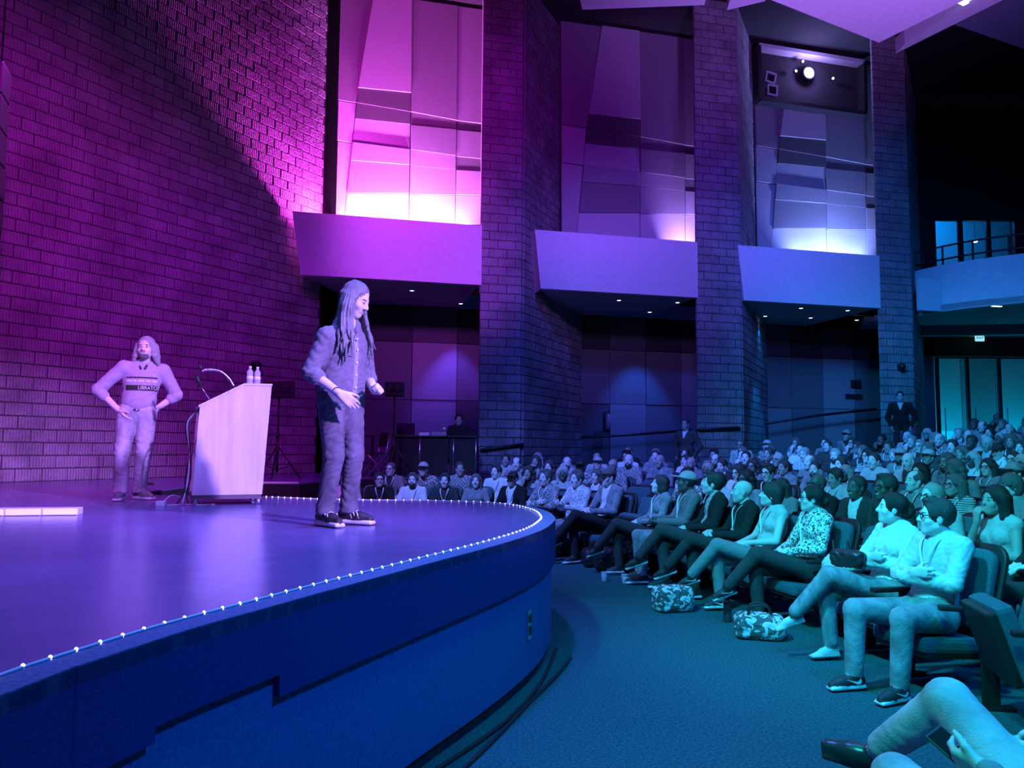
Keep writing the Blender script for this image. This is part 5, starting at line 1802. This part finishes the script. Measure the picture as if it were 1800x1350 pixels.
# ------------------------------------------------------------------ theatre seats
def slab(outline, t, bev, m):
    bm = bmesh.new()
    vs = [bm.verts.new((x, 0, y)) for x, y in outline]
    f = bm.faces.new(vs)
    r = bmesh.ops.extrude_face_region(bm, geom=[f])
    bmesh.ops.translate(bm, vec=(0, -t, 0), verts=[v for v in r['geom'] if isinstance(v, bmesh.types.BMVert)])
    bmesh.ops.recalc_face_normals(bm, faces=bm.faces)
    if bev:
        es = [e for e in bm.edges if abs(e.verts[0].co.y - e.verts[1].co.y) < 1e-6]
        bmesh.ops.bevel(bm, geom=es, offset=bev, segments=2, affect='EDGES', profile=.6)
    me = bpy.data.meshes.new('slab')
    bm.to_mesh(me); bm.free()
    me.materials.append(m)
    me.polygons.foreach_set('use_smooth', [True] * len(me.polygons))
    return me
BACK_R = (math.radians(15), 0, 0)
back_pad = slab(rounded(.47, .52, .09), .075, .025, M['seatcloth'])
back_shell = slab(rounded(.515, .58, .11), .035, .012, M['black'])
seat_pad = MB().box((0, 0, 0), (.48, .45, .10), bev=.03).me('seat_pad', M['seatcloth'])
seat_under = MB().box((0, 0, 0), (.46, .42, .05), bev=.015).me('seat_shell', M['black'])
arm_me = MB().box((0, 0, 0), (.052, .36, .036), bev=.012).me('armrest', M['black'])
ped = MB(); ped.box((0, 0, .30), (.03, .10, .60), bev=.006); ped.box((0, 0, .012), (.06, .26, .024))
ped_me = ped.me('pedestal', M['blackmetal'])
def seat_parts(folded):
    out = [('back_pad', back_pad, (0, -.175, .43), BACK_R), ('back_shell', back_shell, (0, -.252, .40), BACK_R)]
    if folded:
        out += [('seat_pad', seat_pad, (0, -.055, .50), (math.radians(72), 0, 0)), ('seat_shell', seat_under, (0, .015, .475), (math.radians(72), 0, 0))]
    else:
        out += [('seat_pad', seat_pad, (0, .04, .335), (math.radians(4), 0, 0)), ('seat_shell', seat_under, (0, .03, .275), (math.radians(4), 0, 0))]
    out += [('armrest', arm_me, (.31, .02, .60), (0, 0, 0)), ('pedestal', ped_me, (.31, -.08, 0), (0, 0, 0))]
    return out
def merged(folded):
    vs = []; fs = []; fm = []; mats = []
    for nm_, me, loc, rot in seat_parts(folded):
        Mx = Matrix.LocRotScale(Vector(loc), __import__('mathutils').Euler(rot), None)
        o0 = len(vs)
        vs += [Mx @ v.co for v in me.vertices]
        mt = me.materials[0]
        if mt not in mats: mats.append(mt)
        for p in me.polygons:
            fs.append(tuple(o0 + i for i in p.vertices)); fm.append(mats.index(mt))
    return mesh('theatre_seat', vs, fs, mats, fm, True)
SEAT_ONE = {False: merged(False), True: merged(True)}
def seat(p, rz, folded, words, parts, group):
    if parts:
        o = empty('theatre_seat', p, rz, words, 'seat', group)
        for nm_, me, loc, rot in seat_parts(folded):
            add(nm_, me, o, loc, rot)
    else:
        o = add('theatre_seat', SEAT_ONE[folded], None, p, (0, 0, rz))
        tag(o, words, 'seat', group)
    return o

# ------------------------------------------------------------------ audience
ORD = ['first', 'second', 'third', 'fourth', 'fifth', 'sixth', 'seventh', 'eighth', 'ninth', 'tenth', 'eleventh', 'twelfth', 'thirteenth', 'fourteenth', 'fifteenth', 'sixteenth', 'seventeenth', 'eighteenth', 'nineteenth']
def cloth(v, nm_): return mat('cloth_' + nm_, v, .9, .15, .10, 25, .25, 140)
TOPS = {
    'white shirt': (cloth(.75, 'white'), None), 'pale grey shirt': (cloth(.50, 'palegrey'), None), 'grey shirt': (cloth(.26, 'grey'), None),
    'dark shirt': (cloth(.07, 'dark'), None), 'black top': (cloth(.025, 'black'), None),
    'dark jacket over white shirt': (cloth(.05, 'jacket'), cloth(.75, 'white')), 'black jacket over pale shirt': (cloth(.025, 'black'), cloth(.50, 'palegrey')),
    'grey jacket over dark shirt': (cloth(.24, 'greyjacket'), cloth(.05, 'jacket')),
    'pale jacket over dark shirt': (cloth(.48, 'palejacket'), cloth(.05, 'jacket')),
    'striped shirt': (pattern_mat('striped_cloth', .10, .55, 'stripe', 14), None),
    'checked shirt': (pattern_mat('checked_cloth', .12, .45, 'check', 38), None),
    'speckled blouse': (pattern_mat('speckled_cloth', .10, .60, 'spots', 34), None),
    'denim shirt': (M['denim'], None),
}
PANTSM = [cloth(.05, 'trouser_dark'), M['denim'], cloth(.15, 'trouser_grey'), cloth(.03, 'trouser_black')]
BASEM = [SK, TOPS['grey shirt'][0], TOPS['white shirt'][0], PANTSM[0], SHOE_D, SOLE_D, LIPM, DK, SOCK_D]
PR = {}
def proto(key, words, female=False, **kw):
    me, hf, Jn = seated('body', BASEM, jacket=True, female=female, h=.017, head_h=.0085, wr=.003, **kw)
    PR[key] = (me, hf, words, female, Jn)
proto('lap', 'hands lowered', arms='lap')
proto('folded', 'arms folded', arms='folded', sleeves='short', yaw=.15)
proto('chin', 'hand raised', arms='chin', lean=.05, yaw=.1)
proto('rest', 'arms apart', arms='rest', lean=-.02, yaw=-.2, pitch=.12)
proto('phone', 'hands joined', arms='phone', pitch=-.12)
proto('clasp', 'leaning forward', arms='clasp', lean=.14, pitch=.1, head_fwd=.02)
proto('beard', 'full beard', arms='lap', beard=True, yaw=.1, big=1.03)
proto('f_lap', 'hands lowered', True, arms='lap', legs='tuck', yaw=.1)
proto('f_folded', 'arms folded', True, arms='folded', sleeves='short', yaw=-.2, roll=.08)
proto('f_chin', 'hand raised', True, arms='chin', legs='tuck', lean=.06, sleeves='none')
def lanyard_mesh(Jn):
    mb = MB()
    c = Jn['che']
    for sx in (-1, 1):
        pts = [(sx * .055, c[1] - .02, 1.03), (sx * .068, c[1] + .075, .985), (sx * .055, c[1] + .122, .92), (sx * .025, c[1] + .135, .82), (0, c[1] + .145, .74)]
        pts = catmull(pts, 4)
        for q in range(len(pts) - 1):
            d = (pts[q + 1] - pts[q])
            mid = (pts[q] + pts[q + 1]) / 2
            mb.box(mid, (.014, .004, d.length * 1.1), R=d.to_track_quat('Z', 'Y').to_matrix())
    mb.box((0, c[1] + .150, .695), (.075, .004, .10))
    return mb.me('lanyard', M['paper'])
LANY = {k: lanyard_mesh(v[4]) for k, v in PR.items()}
HAIRD = {'short': 'short {} hair', 'crop': 'cropped {} hair', 'receding': 'receding {} hair', 'bob': '{} bobbed hair', 'long': 'long {} hair', 'wavy': 'wavy {} hair', 'bun': '{} hair bun', 'ponytail': '{} ponytail', 'fringe': '{} fringed hair', 'cap': '{} cap', 'bald': 'bald head'}
HCOL = {'black': 'black', 'dark': 'dark', 'brown': 'brown', 'fair': 'fair', 'grey': 'grey'}
def set_slot(o, i, m):
    o.material_slots[i].link = 'OBJECT'
    o.material_slots[i].material = m
def dress(parent, me, hf, top, pants, skin, hair, hcol, glasses, lany_me=None, shoe=None, sole=None):
    b = add('body', me, parent)
    t, inn = TOPS[top] if isinstance(top, str) else top
    set_slot(b, SKIN, skin); set_slot(b, TOP, t); set_slot(b, INNER, inn or t); set_slot(b, PANTS, pants)
    if shoe: set_slot(b, SHOE, shoe)
    if sole: set_slot(b, SOLE, sole)
    C, R = hf
    rot = Matrix(R.tolist()).to_euler()
    if hair in ('bald',):
        pass
    else:
        hm = add('cap' if hair == 'cap' else 'hair', HAIR[hair], parent, Vector(C), rot)
        set_slot(hm, 0, HM[hcol])
        if hair == 'cap':
            h2 = add('hair', HAIR['crop'], parent, Vector(C), rot); set_slot(h2, 0, HM['dark'])
    if glasses:
        add('glasses', GLASSES, parent, Vector(C), rot)
    if lany_me:
        add('lanyard', lany_me, parent)
    return b
TARGET = Vector((-1.4, 5.9, 0))
used = set()
def facing(p, n, w=.55):
    a = (-n).normalized(); b = (TARGET - Vector((p.x, p.y, 0))).normalized()
    f = (a * (1 - w) + b * w).normalized()
    return math.atan2(-f.x, f.y)
rng = random.Random(42)
def audience_member(p, rz, k, pxh):
    for _ in range(200):
        key = rng.choice(list(PR))
        fem = PR[key][3]
        hair = rng.choice(['bob', 'long', 'long', 'wavy', 'bun', 'ponytail', 'fringe'] if fem else ['short', 'short', 'short', 'crop', 'receding', 'bald', 'cap', 'wavy'])
        hc = rng.choice(['black', 'dark', 'dark', 'brown', 'brown', 'fair', 'grey'])
        if hair == 'cap': hc = rng.choice(['black', 'grey', 'fair'])
        top = rng.choice(list(TOPS))
        hd = HAIRD[hair].format(HCOL[hc])
        for kk, x0, x1, pk, ph_, pc, pt in ((1, 1738, 1800, 'f_chin', 'long', 'black', 'pale grey shirt'), (2, 1690, 1750, 'f_lap', 'long', 'black', 'white shirt'), (1, 1470, 1530, 'lap', 'crop', 'dark', 'dark jacket over white shirt')):
            if k == kk and x0 < pxh < x1 and (kk, x0) not in used:
                used.add((kk, x0)); key, hair, hc, top = pk, ph_, pc, pt; fem = PR[key][3]
                hd = HAIRD[hair].format(HCOL[hc])
        if (hd, top, k) not in used:
            used.add((hd, top, k)); break
    gl = rng.random() < .30
    ln = rng.random() < .42
    me, hf, pose, fem, Jn = PR[key]
    label = 'person, %s%s, %s, %s, %s row' % (hd, ' and glasses' if gl else '', top, pose, ORD[k])
    o = empty('person', p, rz, label, 'person', 'seated audience')
    sc = rng.uniform(.95, 1.02) * (0.97 if fem else 1.01)
    o.scale = (sc, sc, sc)
    skin = rng.choice([SK, SK, SK, SKM, SKM, SKD])
    dress(o, me, hf, top, rng.choice(PANTSM), skin, hair, hc, gl, LANY[key] if ln else None)
    return hd, top
SIDE = Vector((P0.x, P0.y, 0))
STAND = [Vector((at(1582, 686, 18.6).x, 18.6, 0)), Vector((at(1206, 734, 17.55).x, 17.55, 0))]
counts = [0, 0]
last = [('', '', -1, 0)]
def place(p, n, k, fill=.9, force=None):
    pos = Vector((p.x, p.y, rowz(k)))
    rz = facing(pos, n, .3 + .15 * rng.random())
    pr = project(pos + Vector((0, 0, 1.1)))
    if pr is None or not (-60 < pr[0] < 2060) or pr[1] > 1400:
        return
    occ = rng.random() < fill
    if k in (1, 2) and 1085 < pr[0] < 1190: occ = False
    if force is not None: occ = force
    srz = math.atan2(n.x, -n.y)
    if occ:
        hd, top = audience_member(pos, rz + rng.uniform(-.12, .12), k, pr[0])
        words = 'dark seat under person with %s in %s, %s row' % (hd, top, ORD[k])
        last[0] = (hd, top, k, 0)
        counts[0] += 1
    else:
        l = last[0]
        if l[2] == k:
            words = '%s folded seat beside person: %s, %s, %s row' % (['empty', 'next empty', 'third empty', 'fourth empty'][min(l[3], 3)], l[0], l[1], ORD[k])
            last[0] = (l[0], l[1], k, l[3] + 1)
        else:
            words = 'empty folded seat opening the %s row' % ORD[k]
        counts[1] += 1
    seat(pos, srz, not occ, words, k <= 3, 'empty theatre seats, %s row' % ORD[k] if not occ else 'theatre seats')
for k in range(1, 16):
    path = [rowpt(i, k) for i in range(len(FC))]
    S = resample(path, .62)
    off = (k * 37 % 10) / 10 * .57
    for j, p in enumerate(S):
        i = min(range(0, len(path), 4), key=lambda q: (path[q] - p).length_squared)
        n = FN[i]
        if (p - SIDE).dot(NS) > -1.25: continue
        if p.x < -2.55 or (p.y > 14.3 and p.x < -.5): continue
        if p.y < 2.2 or p.x > 15: continue
        if k >= 12 and p.y < 11: continue
        if any((p - a_).length < 1.05 for a_ in STAND): continue
        place(p, n, k, .92 if k < 9 else .82)

# ------------------------------------------------------------------ the front row, person by person
def front_person(x, y, fdir, words, top, hair, hcol, glasses=False, pants=None, skin=SK, shoem=SHOE_D, sole=SOLE_W, lany=False, female=False, group=None, h=.012, sc=1.0, sback=0.0, **kw):
    n = Vector((fdir[0], fdir[1], 0)).normalized()
    rz = math.atan2(-n.x, n.y)
    o = empty('person', (x, y, 0), rz, words, 'person', group)
    o.scale = (sc, sc, sc)
    me, hf, Jn = seated('body', BASEM, female=female, h=h, head_h=.0065, wr=.0026, **kw)
    dress(o, me, hf, top, pants or PANTSM[0], skin, hair, hcol, glasses, lanyard_mesh(Jn) if lany else None, shoem, sole)
    seat((x - n.x * sback, y - n.y * sback, 0), rz, False, 'dark seat under the ' + ' '.join(words.replace(',', '').split()[:9]), True, 'theatre seats')
    return o, Jn, rz
SEATN = {}
# glasses man, arms folded
PLAIN = cloth(.62, 'sweat_pale')
F2, J2, r2_ = front_person(2.80, 5.42, (-.93, -.24), 'man in pale sweatshirt and glasses, arms folded, jeans and dark sneakers', (PLAIN, None), 'short', 'dark', True, mat('mid_denim', (.27, .29, .31), .9, .1, .4, 9, .35, 130), lany=True, arms='folded', legs='spread', pitch=.10, yaw=-.48, big=1.05, pant_r=1.08,
    over=dict(kR=(.10, .50, .52), aR=(.10, .52, .11), tR=(.05, 1, -.02), kL=(-.22, .40, .52), aL=(-.20, .42, .11), tL=(-.2, 1, -.02)))
F3, J3, r3_ = front_person(2.86, 6.18, (-.95, -.22), 'woman with dark gathered hair in white shirt, arms folded, legs crossed', (cloth(.80, 'white2'), None), 'bun', 'black', False, M['denim'], shoe='pointed', shoem=mat('shoe_tan', .62, .7), sole=mat('sole_tan', .5, .7), female=True, arms='folded', legs='cross_l', pitch=.16, yaw=-.42)
LEO = pattern_mat('leopard_print', .06, .80, 'spots', 48, thr=.46)
F5, J5, r5_ = front_person(2.68, 7.35, (-.93, -.20), 'woman in leopard-print blouse and glasses with crossed legs', (LEO, None), 'bun', 'black', True, cloth(.06, 'legging'), female=True, arms='lap', legs='cross_l', pitch=.12, yaw=-.38, lany=True)
F6, J6, r6_ = front_person(2.50, 7.95, (-.95, -.12), 'woman in pale sleeveless top with dark fringe, legs crossed', (cloth(.58, 'vest_pale'), None), 'fringe', 'dark', False, cloth(.26, 'trouser_mid'), female=True, arms='lap', legs='cross_l', sleeves='none', pitch=.2, yaw=-.32, lany=True)
F7, J7, r7_ = front_person(2.38, 8.52, (-.93, -.1), 'bald man in dark jacket with hands together, leg crossed', (cloth(.03, 'jacket2'), None), 'bald', 'dark', False, cloth(.06, 'trouser_dk2'), arms='clasp', legs='cross_l', pitch=.1, yaw=-.3, lany=True, jaw=1.05)
F8, J8, r8_ = front_person(2.20, 9.08, (-.92, -.05), 'young man in dark blazer over patterned shirt', (cloth(.03, 'blazer'), pattern_mat('printed_shirt', .25, .65, 'spots', 40)), 'short', 'dark', False, cloth(.08, 'trouser_dk3'), arms='lap', legs='cross_l', pitch=.24, yaw=-.3, jacket=True, sc=1.05)
F9, J9, r9_ = front_person(2.02, 9.60, (-.9, -.05), 'man in grey shirt and cap with long white lanyard', (cloth(.20, 'shirt_mid'), None), 'cap', 'grey', False, M['denim'], SKD, lany=True, arms='clasp', legs='normal', pitch=.15, yaw=-.25, sc=1.05)
F10, J10, r10_ = front_person(1.80, 10.12, (-.9, -.1), 'woman with short dark hair in denim shirt and white lanyard', 'denim shirt', 'bob', 'dark', False, PANTSM[0], female=True, lany=True, arms='lap', legs='cross_l', pitch=.22)
F11, J11, r11_ = front_person(1.30, 11.25, (-.8, -.5), 'man in flat cap and denim jacket over white shirt', (M['denim'], TOPS['white shirt'][0]), 'cap', 'brown', False, PANTSM[3], arms='clasp', legs='cross_l', jacket=True, pitch=.05, sc=1.04)
F12, J12, r12_ = front_person(.90, 11.66, (-.75, -.6), 'person in white patterned shirt holding paper, front row by stage nose', (pattern_mat('pale_print', .40, .80, 'spots', 30), None), 'short', 'brown', False, PANTSM[1], arms='phone', legs='stretch')
F13, J13, r13_ = front_person(.46, 12.02, (-.7, -.7), 'person in checked shirt with white lanyard, front row by stage nose', 'checked shirt', 'short', 'brown', False, PANTSM[2], lany=True, arms='folded', legs='cross_l')
F14, J14, r14_ = front_person(-.02, 12.30, (-.5, -.85), 'person in black jacket and dark cap with hanging lanyard', (cloth(.02, 'jacket3'), TOPS['white shirt'][0]), 'cap', 'black', False, PANTSM[3], SKM, jacket=True, lany=True, arms='lap', legs='normal', sc=.97)
far = [(-.56, 12.52, 'smiling woman in grey top with pale scarf', 'grey shirt', 'long', 'brown', True), (-1.06, 12.65, 'person with dark hair and dark jacket over white shirt, far front row', 'dark jacket over white shirt', 'short', 'dark', False),
       (-1.58, 12.75, 'bearded man in white shirt with folded arms, far front row', 'white shirt', 'short', 'brown', False)]
for x, y, w, t, hs, hc, fem in far:
    front_person(x, y, (-.1, -1), w, t, hs, hc, False, None, female=fem, arms='folded' if 'folded' in w else 'lap', lany='scarf' not in w, beard='bearded' in w, h=.015, sc=.93)
for x, y, w, t, hs, hc, fem, gl in ((-2.10, 12.80, 'man with dark hair and glasses in black suit, far front row end', 'black top', 'short', 'dark', False, True), (-2.62, 12.82, 'woman with long fair hair in pale cardigan at the front row end', 'white shirt', 'long', 'fair', True, False)):
    front_person(x, y, (.2, -1), w, t, hs, hc, gl, None, female=fem, arms='phone' if fem else 'lap', lany=not fem, h=.015, sc=.93)
# empty seats beside the folded-arms man and between the women
def row0_seat(x, y, words, folded=True):
    i = min(range(len(FC)), key=lambda q: (FC[q] - Vector((x, y, 0))).length_squared)
    n = FN[i]
    return seat((x, y, 0), math.atan2(n.x, -n.y), folded, words, True, 'empty front row seats')
row0_seat(2.80, 4.72, 'empty folded seat beside the man in pale sweatshirt')
row0_seat(2.78, 4.02, 'empty folded front seat nearest the man holding a phone')
row0_seat(2.84, 6.78, 'front seat holding a pale bag between two women', False)
row0_seat(1.60, 10.68, 'empty folded front seat next to woman in denim shirt')

# man with phone in the near corner
fdir = (-.35, .94)
PH, JP, rp_ = front_person(1.41, 2.22, fdir, 'man in faded jeans and dark leather shoes holding a phone', (cloth(.30, 'knit_mid'), None), 'short', 'brown', False, mat('faded_denim2', (.52, .53, .55), .9, .1, .30, 7, .25, 160), SK, mat('leather_dark', .05, .28), SOLE_D, arms='lap', legs='cross_r', shoe='leather', h=.010, pitch=-.3, pant_r=1.02, sback=.17,
    fine=([(-.20, .06, .005)], [(.0, .32, .005)], [(.60, .80, .005)]), hands_curl=.8,
    over=dict(bel=(0, -.10, .62), che=(0, -.26, .75), nk=(0, -.37, .87), hd=(0, -.34, 1.01), sr=(.175, -.35, .84), sl=(-.175, -.35, .84), hR=(.10, 0, .52), kR=(.16, .40, .765), aR=(.13, .66, .53), tR=(-.55, .75, .10), hL=(-.10, 0, .48), kL=(-.06, .41, .55), aL=(-.08, .46, .11), tL=(-.1, 1, 0),
              eR=(.31, -.16, .66), wR=(.25, .08, .71), dR=(-.1, 1, .35), nR=(0, .3, -1), eL=(-.16, -.20, .63), wL=(-.085, .065, .70), dL=(-.1, 1, .03), nL=(.8, 0, .5)))
# phone in his hand
Rz = Matrix.Rotation(rp_, 4, 'Z')
def to_world(o, v): return Matrix.LocRotScale(o.location, o.rotation_euler, o.scale) @ Vector(v)
ph = empty('phone', to_world(PH, (-.055, .205, .712)), rp_ + .2, 'dark phone held by the man in faded jeans', 'phone')
Rp = Matrix.Rotation(.5, 3, 'X') @ Matrix.Rotation(-.5, 3, 'Y')
MB().box((0, 0, 0), (.064, .130, .009), R=Rp, bev=.003).build('case', M['black'], ph)
MB().box(Rp @ Vector((0, 0, .005)), (.056, .116, .002), R=Rp).build('screen', mat('screen_glass', .02, .08), ph)

# emblems on dark sneakers: curved tick shape
def tick_mesh(sgn):
    pts = [(-.045, .030), (-.055, .008), (-.045, -.010), (-.025, -.012), (.055, .022), (-.020, .004), (-.034, .008), (-.040, .018)]
    mb = MB(); mb.prism([Vector((x, 0, z)) for x, z in pts], (0, .004 * sgn, 0))
    return mb.me('shoe_emblem', M['white'])
TICK = tick_mesh(1)
def emblem(parent, ank, tdir, knee, side, sc=1.0):
    f = Vector(nrm(tdir)); u = Vector(nrm(np.array(knee, float) - np.array(ank, float))); u = (u - f * u.dot(f)).normalized(); l = f.cross(u)
    p = Vector(ank) + f * .03 * sc - u * .048 * sc + l * side * .0445 * sc
    Rm = Matrix((f * -1 if False else f, l, u)).transposed()
    o = add('shoe_emblem', TICK, parent)
    o.matrix_local = Matrix.Translation(p) @ Rm.to_4x4()
    return o
emblem(F2, (.10, .52, .11), (.05, 1, -.02), (.10, .50, .52), -1)
emblem(F2, (-.20, .42, .11), (-.2, 1, -.02), (-.22, .40, .52), -1)
for f_ in (F5, F6):
    emblem(f_, (.07, .43, .11), (.05, 1, -.02), (.09, .45, .51), -1, .9)
    emblem(f_, (.13, .70, .34), (.25, .9, -.35), (.0, .48, .64), -1, .9)

# bags, cups, bottle
def bag(name, p, rz, w, d, h_, m, words, handles=True, parent=None):
    s = SDF()
    s.rbox((0, 0, h_ / 2), (w / 2, d / 2, h_ / 2), min(w, d) * .28, 0, .02)
    s.ell((w * .18, -d * .3, h_ * .45), (w * .28, d * .3, h_ * .32), 0, .05)
    s.ell((-w * .2, d * .2, h_ * .7), (w * .25, d * .35, h_ * .25), 0, .05)
    o = empty(name, p, rz, words, 'bag')
    add('bag_body', s.build('bag_body', [m], .012, wrinkle=([0], .006, 60)), o)
    if handles:
        for sy in (-1, 1):
            MB().tube(catmull([(-w * .25, sy * d * .2, h_ * .95), (-w * .15, sy * d * .22, h_ * 1.35), (w * .15, sy * d * .22, h_ * 1.35), (w * .25, sy * d * .2, h_ * .95)], 5), .010, 6).build('handle', M['black'], o)
    return o
FLORAL = pattern_mat('floral_print', .10, .62, 'spots', 16)
p = on_z(1212, 1078, 0); bag('tote_bag', (p.x - .14, p.y + .10, 0), .3, .38, .22, .24, FLORAL, 'patterned cloth bag on carpet beside crossed-leg woman with fringe', False)
p = on_z(1356, 1128, 0); bag('tote_bag', (p.x - .06, p.y + .12, 0), -.2, .40, .24, .20, FLORAL, 'patterned tote bag on carpet between leopard blouse and white shirt', True)
p = on_z(1122, 1016, 0); bag('backpack', (1.30, 10.46, 0), .2, .42, .26, .30, M['black'], 'black backpack on the carpet below the grey-shirted man', True)
p = on_z(1050, 1000, 0); bag('black_bag', (p.x, p.y + .2, 0), .1, .36, .24, .24, M['black'], 'black shoulder bag on carpet by the denim-jacket man', True)
bag('seat_bag', (2.78, 6.80, .392), 1.2, .36, .26, .30, cloth(.62, 'canvas_bag'), 'pale canvas bag sitting on the seat between two women', True)
pw = to_world(F3, (-.02, .33, .64))
o = bag('handbag', (pw.x, pw.y, .70), r3_ + .4, .26, .10, .12, mat('purse_leather', .03, .35), 'black leather handbag on lap of woman in white shirt', False)
cup = MB(); cup.lathe([(.026, 0), (.028, .003), (.038, .10), (.036, .10)], n=14)
cup_me = cup.me('cup_wall', M['clear']); lid = MB(); lid.lathe([(.040, .10), (.040, .108), (.03, .115)], n=14); lid_me = lid.me('lid', M['clear'])
for px, py, w in ((1062, 1022, 'clear plastic cup on carpet nearest the stage nose'), (1098, 1026, 'clear plastic cup on carpet beside the black backpack')):
    p = on_z(px, py, 0)
    o = empty('plastic_cup', p, 0, w, 'cup', 'cups on the carpet'); add('cup_wall', cup_me, o); add('lid', lid_me, o)
p = on_z(1285, 1098, 0)
o = empty('water_flask', p + Vector((.0, .12, 0)), 0, 'dark water flask standing on the carpet below leopard blouse', 'bottle')
MB().lathe([(.034, 0), (.036, .01), (.036, .17), (.02, .20)], n=14).build('flask_body', mat('flask', .06, .25), o)
MB().lathe([(.022, .198), (.022, .235), (.018, .24)], n=12).build('cap', M['black'], o)

# ------------------------------------------------------------------ technician, usher, latecomer
tb = DM @ Vector((W * .30, .62, 0))
o = empty('person', (tb.x, tb.y, SZ + .02), math.pi + .1, 'technician in dark top seated behind the draped desk', 'person')
dress(o, PR['lap'][0], PR['lap'][1], 'black top', PANTSM[3], SKM, 'short', 'black', False)
seat((tb.x, tb.y, SZ), math.pi + .1, False, 'dark chair under the technician behind the draped desk', True, None)
def stander(px, py_head, Y, zfloor, rz, words, top, inner, skin, hair, hcol):
    p = at(px, py_head, Y)
    o = empty('person', (p.x, Y, zfloor), rz, words, 'person')
    Js = dict(pel=vec(0, 0, .93), che=vec(0, .0, 1.25), nk=vec(0, .01, 1.45), hd=vec(0, .03, 1.61), sr=vec(.19, 0, 1.40), sl=vec(-.19, 0, 1.40), er=vec(.28, -.04, 1.13), wr=vec(.20, .06, .93), el=vec(-.30, -.06, 1.12), wl=vec(-.21, .05, .92),
              hand_r=((-.1, .3, -.9), (-1, 0, 0), .4), hand_l=((.1, .3, -.9), (1, 0, 0), .4), hr=vec(.09, 0, .9), hl=vec(-.09, 0, .9), kr=vec(.1, .02, .5), kl=vec(-.1, .02, .5), ar=vec(.1, -.02, .115), al=vec(-.1, -.02, .115), tr=vec(.15, 1, -.03), tl=vec(-.15, 1, -.03))
    me, hf = standing(Js, [skin, inner, inner, PANTSM[3], SHOE_D, SOLE_D, LIPM, DK, SOCK_D], 'body', h=.015)
    add('body', me, o)
    s = SDF()
    s.ell((0, 0, 1.02), (.18, .13, .2), 0, .05); s.ell((0, 0, 1.27), (.19, .128, .18), 0, .05); s.cap((-.17, 0, 1.40), (.17, 0, 1.40), .07, .07, 0, .05)
    for t in 'rl':
        s.cap(Js['s' + t], Js['e' + t], .068, .06, 0, .03); s.cap(Js['e' + t], Js['w' + t], .058, .046, 0, .02)
    s.half(lambda X, Y, Z: .80 - Z + 0 * X + 0 * Y)
    s.region(lambda X, Y, Z: np.where((Y > .02) & (Z > 1.30), np.abs(X) - .35 * (Z - 1.28), 1.0), 1, None)
    add('jacket', s.build('jacket', [top, inner], .014, wrinkle=([0], .004, 40)), o)
    hm = add('hair', HAIR[hair], o, Vector(hf[0]), Matrix(hf[1].tolist()).to_euler()); set_slot(hm, 0, HM[hcol])
    return o
# raised side aisle beside the piers, where they stand
def aisle_z(Y_px_head, px, Y):
    return at(px, Y_px_head, Y).z - 1.76
zu = aisle_z(686, 1582, 18.6); zl = aisle_z(734, 1206, 17.55)
ua = at(1582, 686, 18.6); la = at(1206, 734, 17.55)
vs = []
A0 = LP_(4.6, -1.15); A1 = LP_(p4[1] + .4, -1.15)
B0 = LP_(4.6, 3.2); B1 = LP_(p4[1] + .4, 3.2)
sU = (Vector((ua.x, 18.6, 0)) - P0).dot(US); sLt = (Vector((la.x, 17.55, 0)) - P0).dot(US)
slope = (zu - zl) / (sU - sLt)
zA = zl + slope * (4.6 - sLt); zB = zl + slope * (p4[1] + .4 - sLt)
q = [Vector((A0.x, A0.y, 0)), Vector((A1.x, A1.y, 0)), Vector((B1.x, B1.y, 0)), Vector((B0.x, B0.y, 0)), Vector((A0.x, A0.y, zA)), Vector((A1.x, A1.y, zB)), Vector((B1.x, B1.y, zB)), Vector((B0.x, B0.y, zA))]
mb = MB(); mb._add(q, [(0, 3, 2, 1), (4, 5, 6, 7), (0, 1, 5, 4), (1, 2, 6, 5), (2, 3, 7, 6), (3, 0, 4, 7)])
tag(mb.build('floor_side_aisle', M['carpet']), 'sloping carpeted side aisle beside the block piers', kind='structure')
stander(1582, 686, 18.6, zu, math.radians(150), 'usher in black jacket and pale collar standing by the entrance pier', cloth(.015, 'usher'), TOPS['pale grey shirt'][0], SKM, 'crop', 'black')
stander(1206, 734, 17.55, zl, math.radians(140), 'person in dark jacket over white shirt standing against the middle pier', cloth(.06, 'jacket4'), TOPS['white shirt'][0], SKM, 'crop', 'dark')
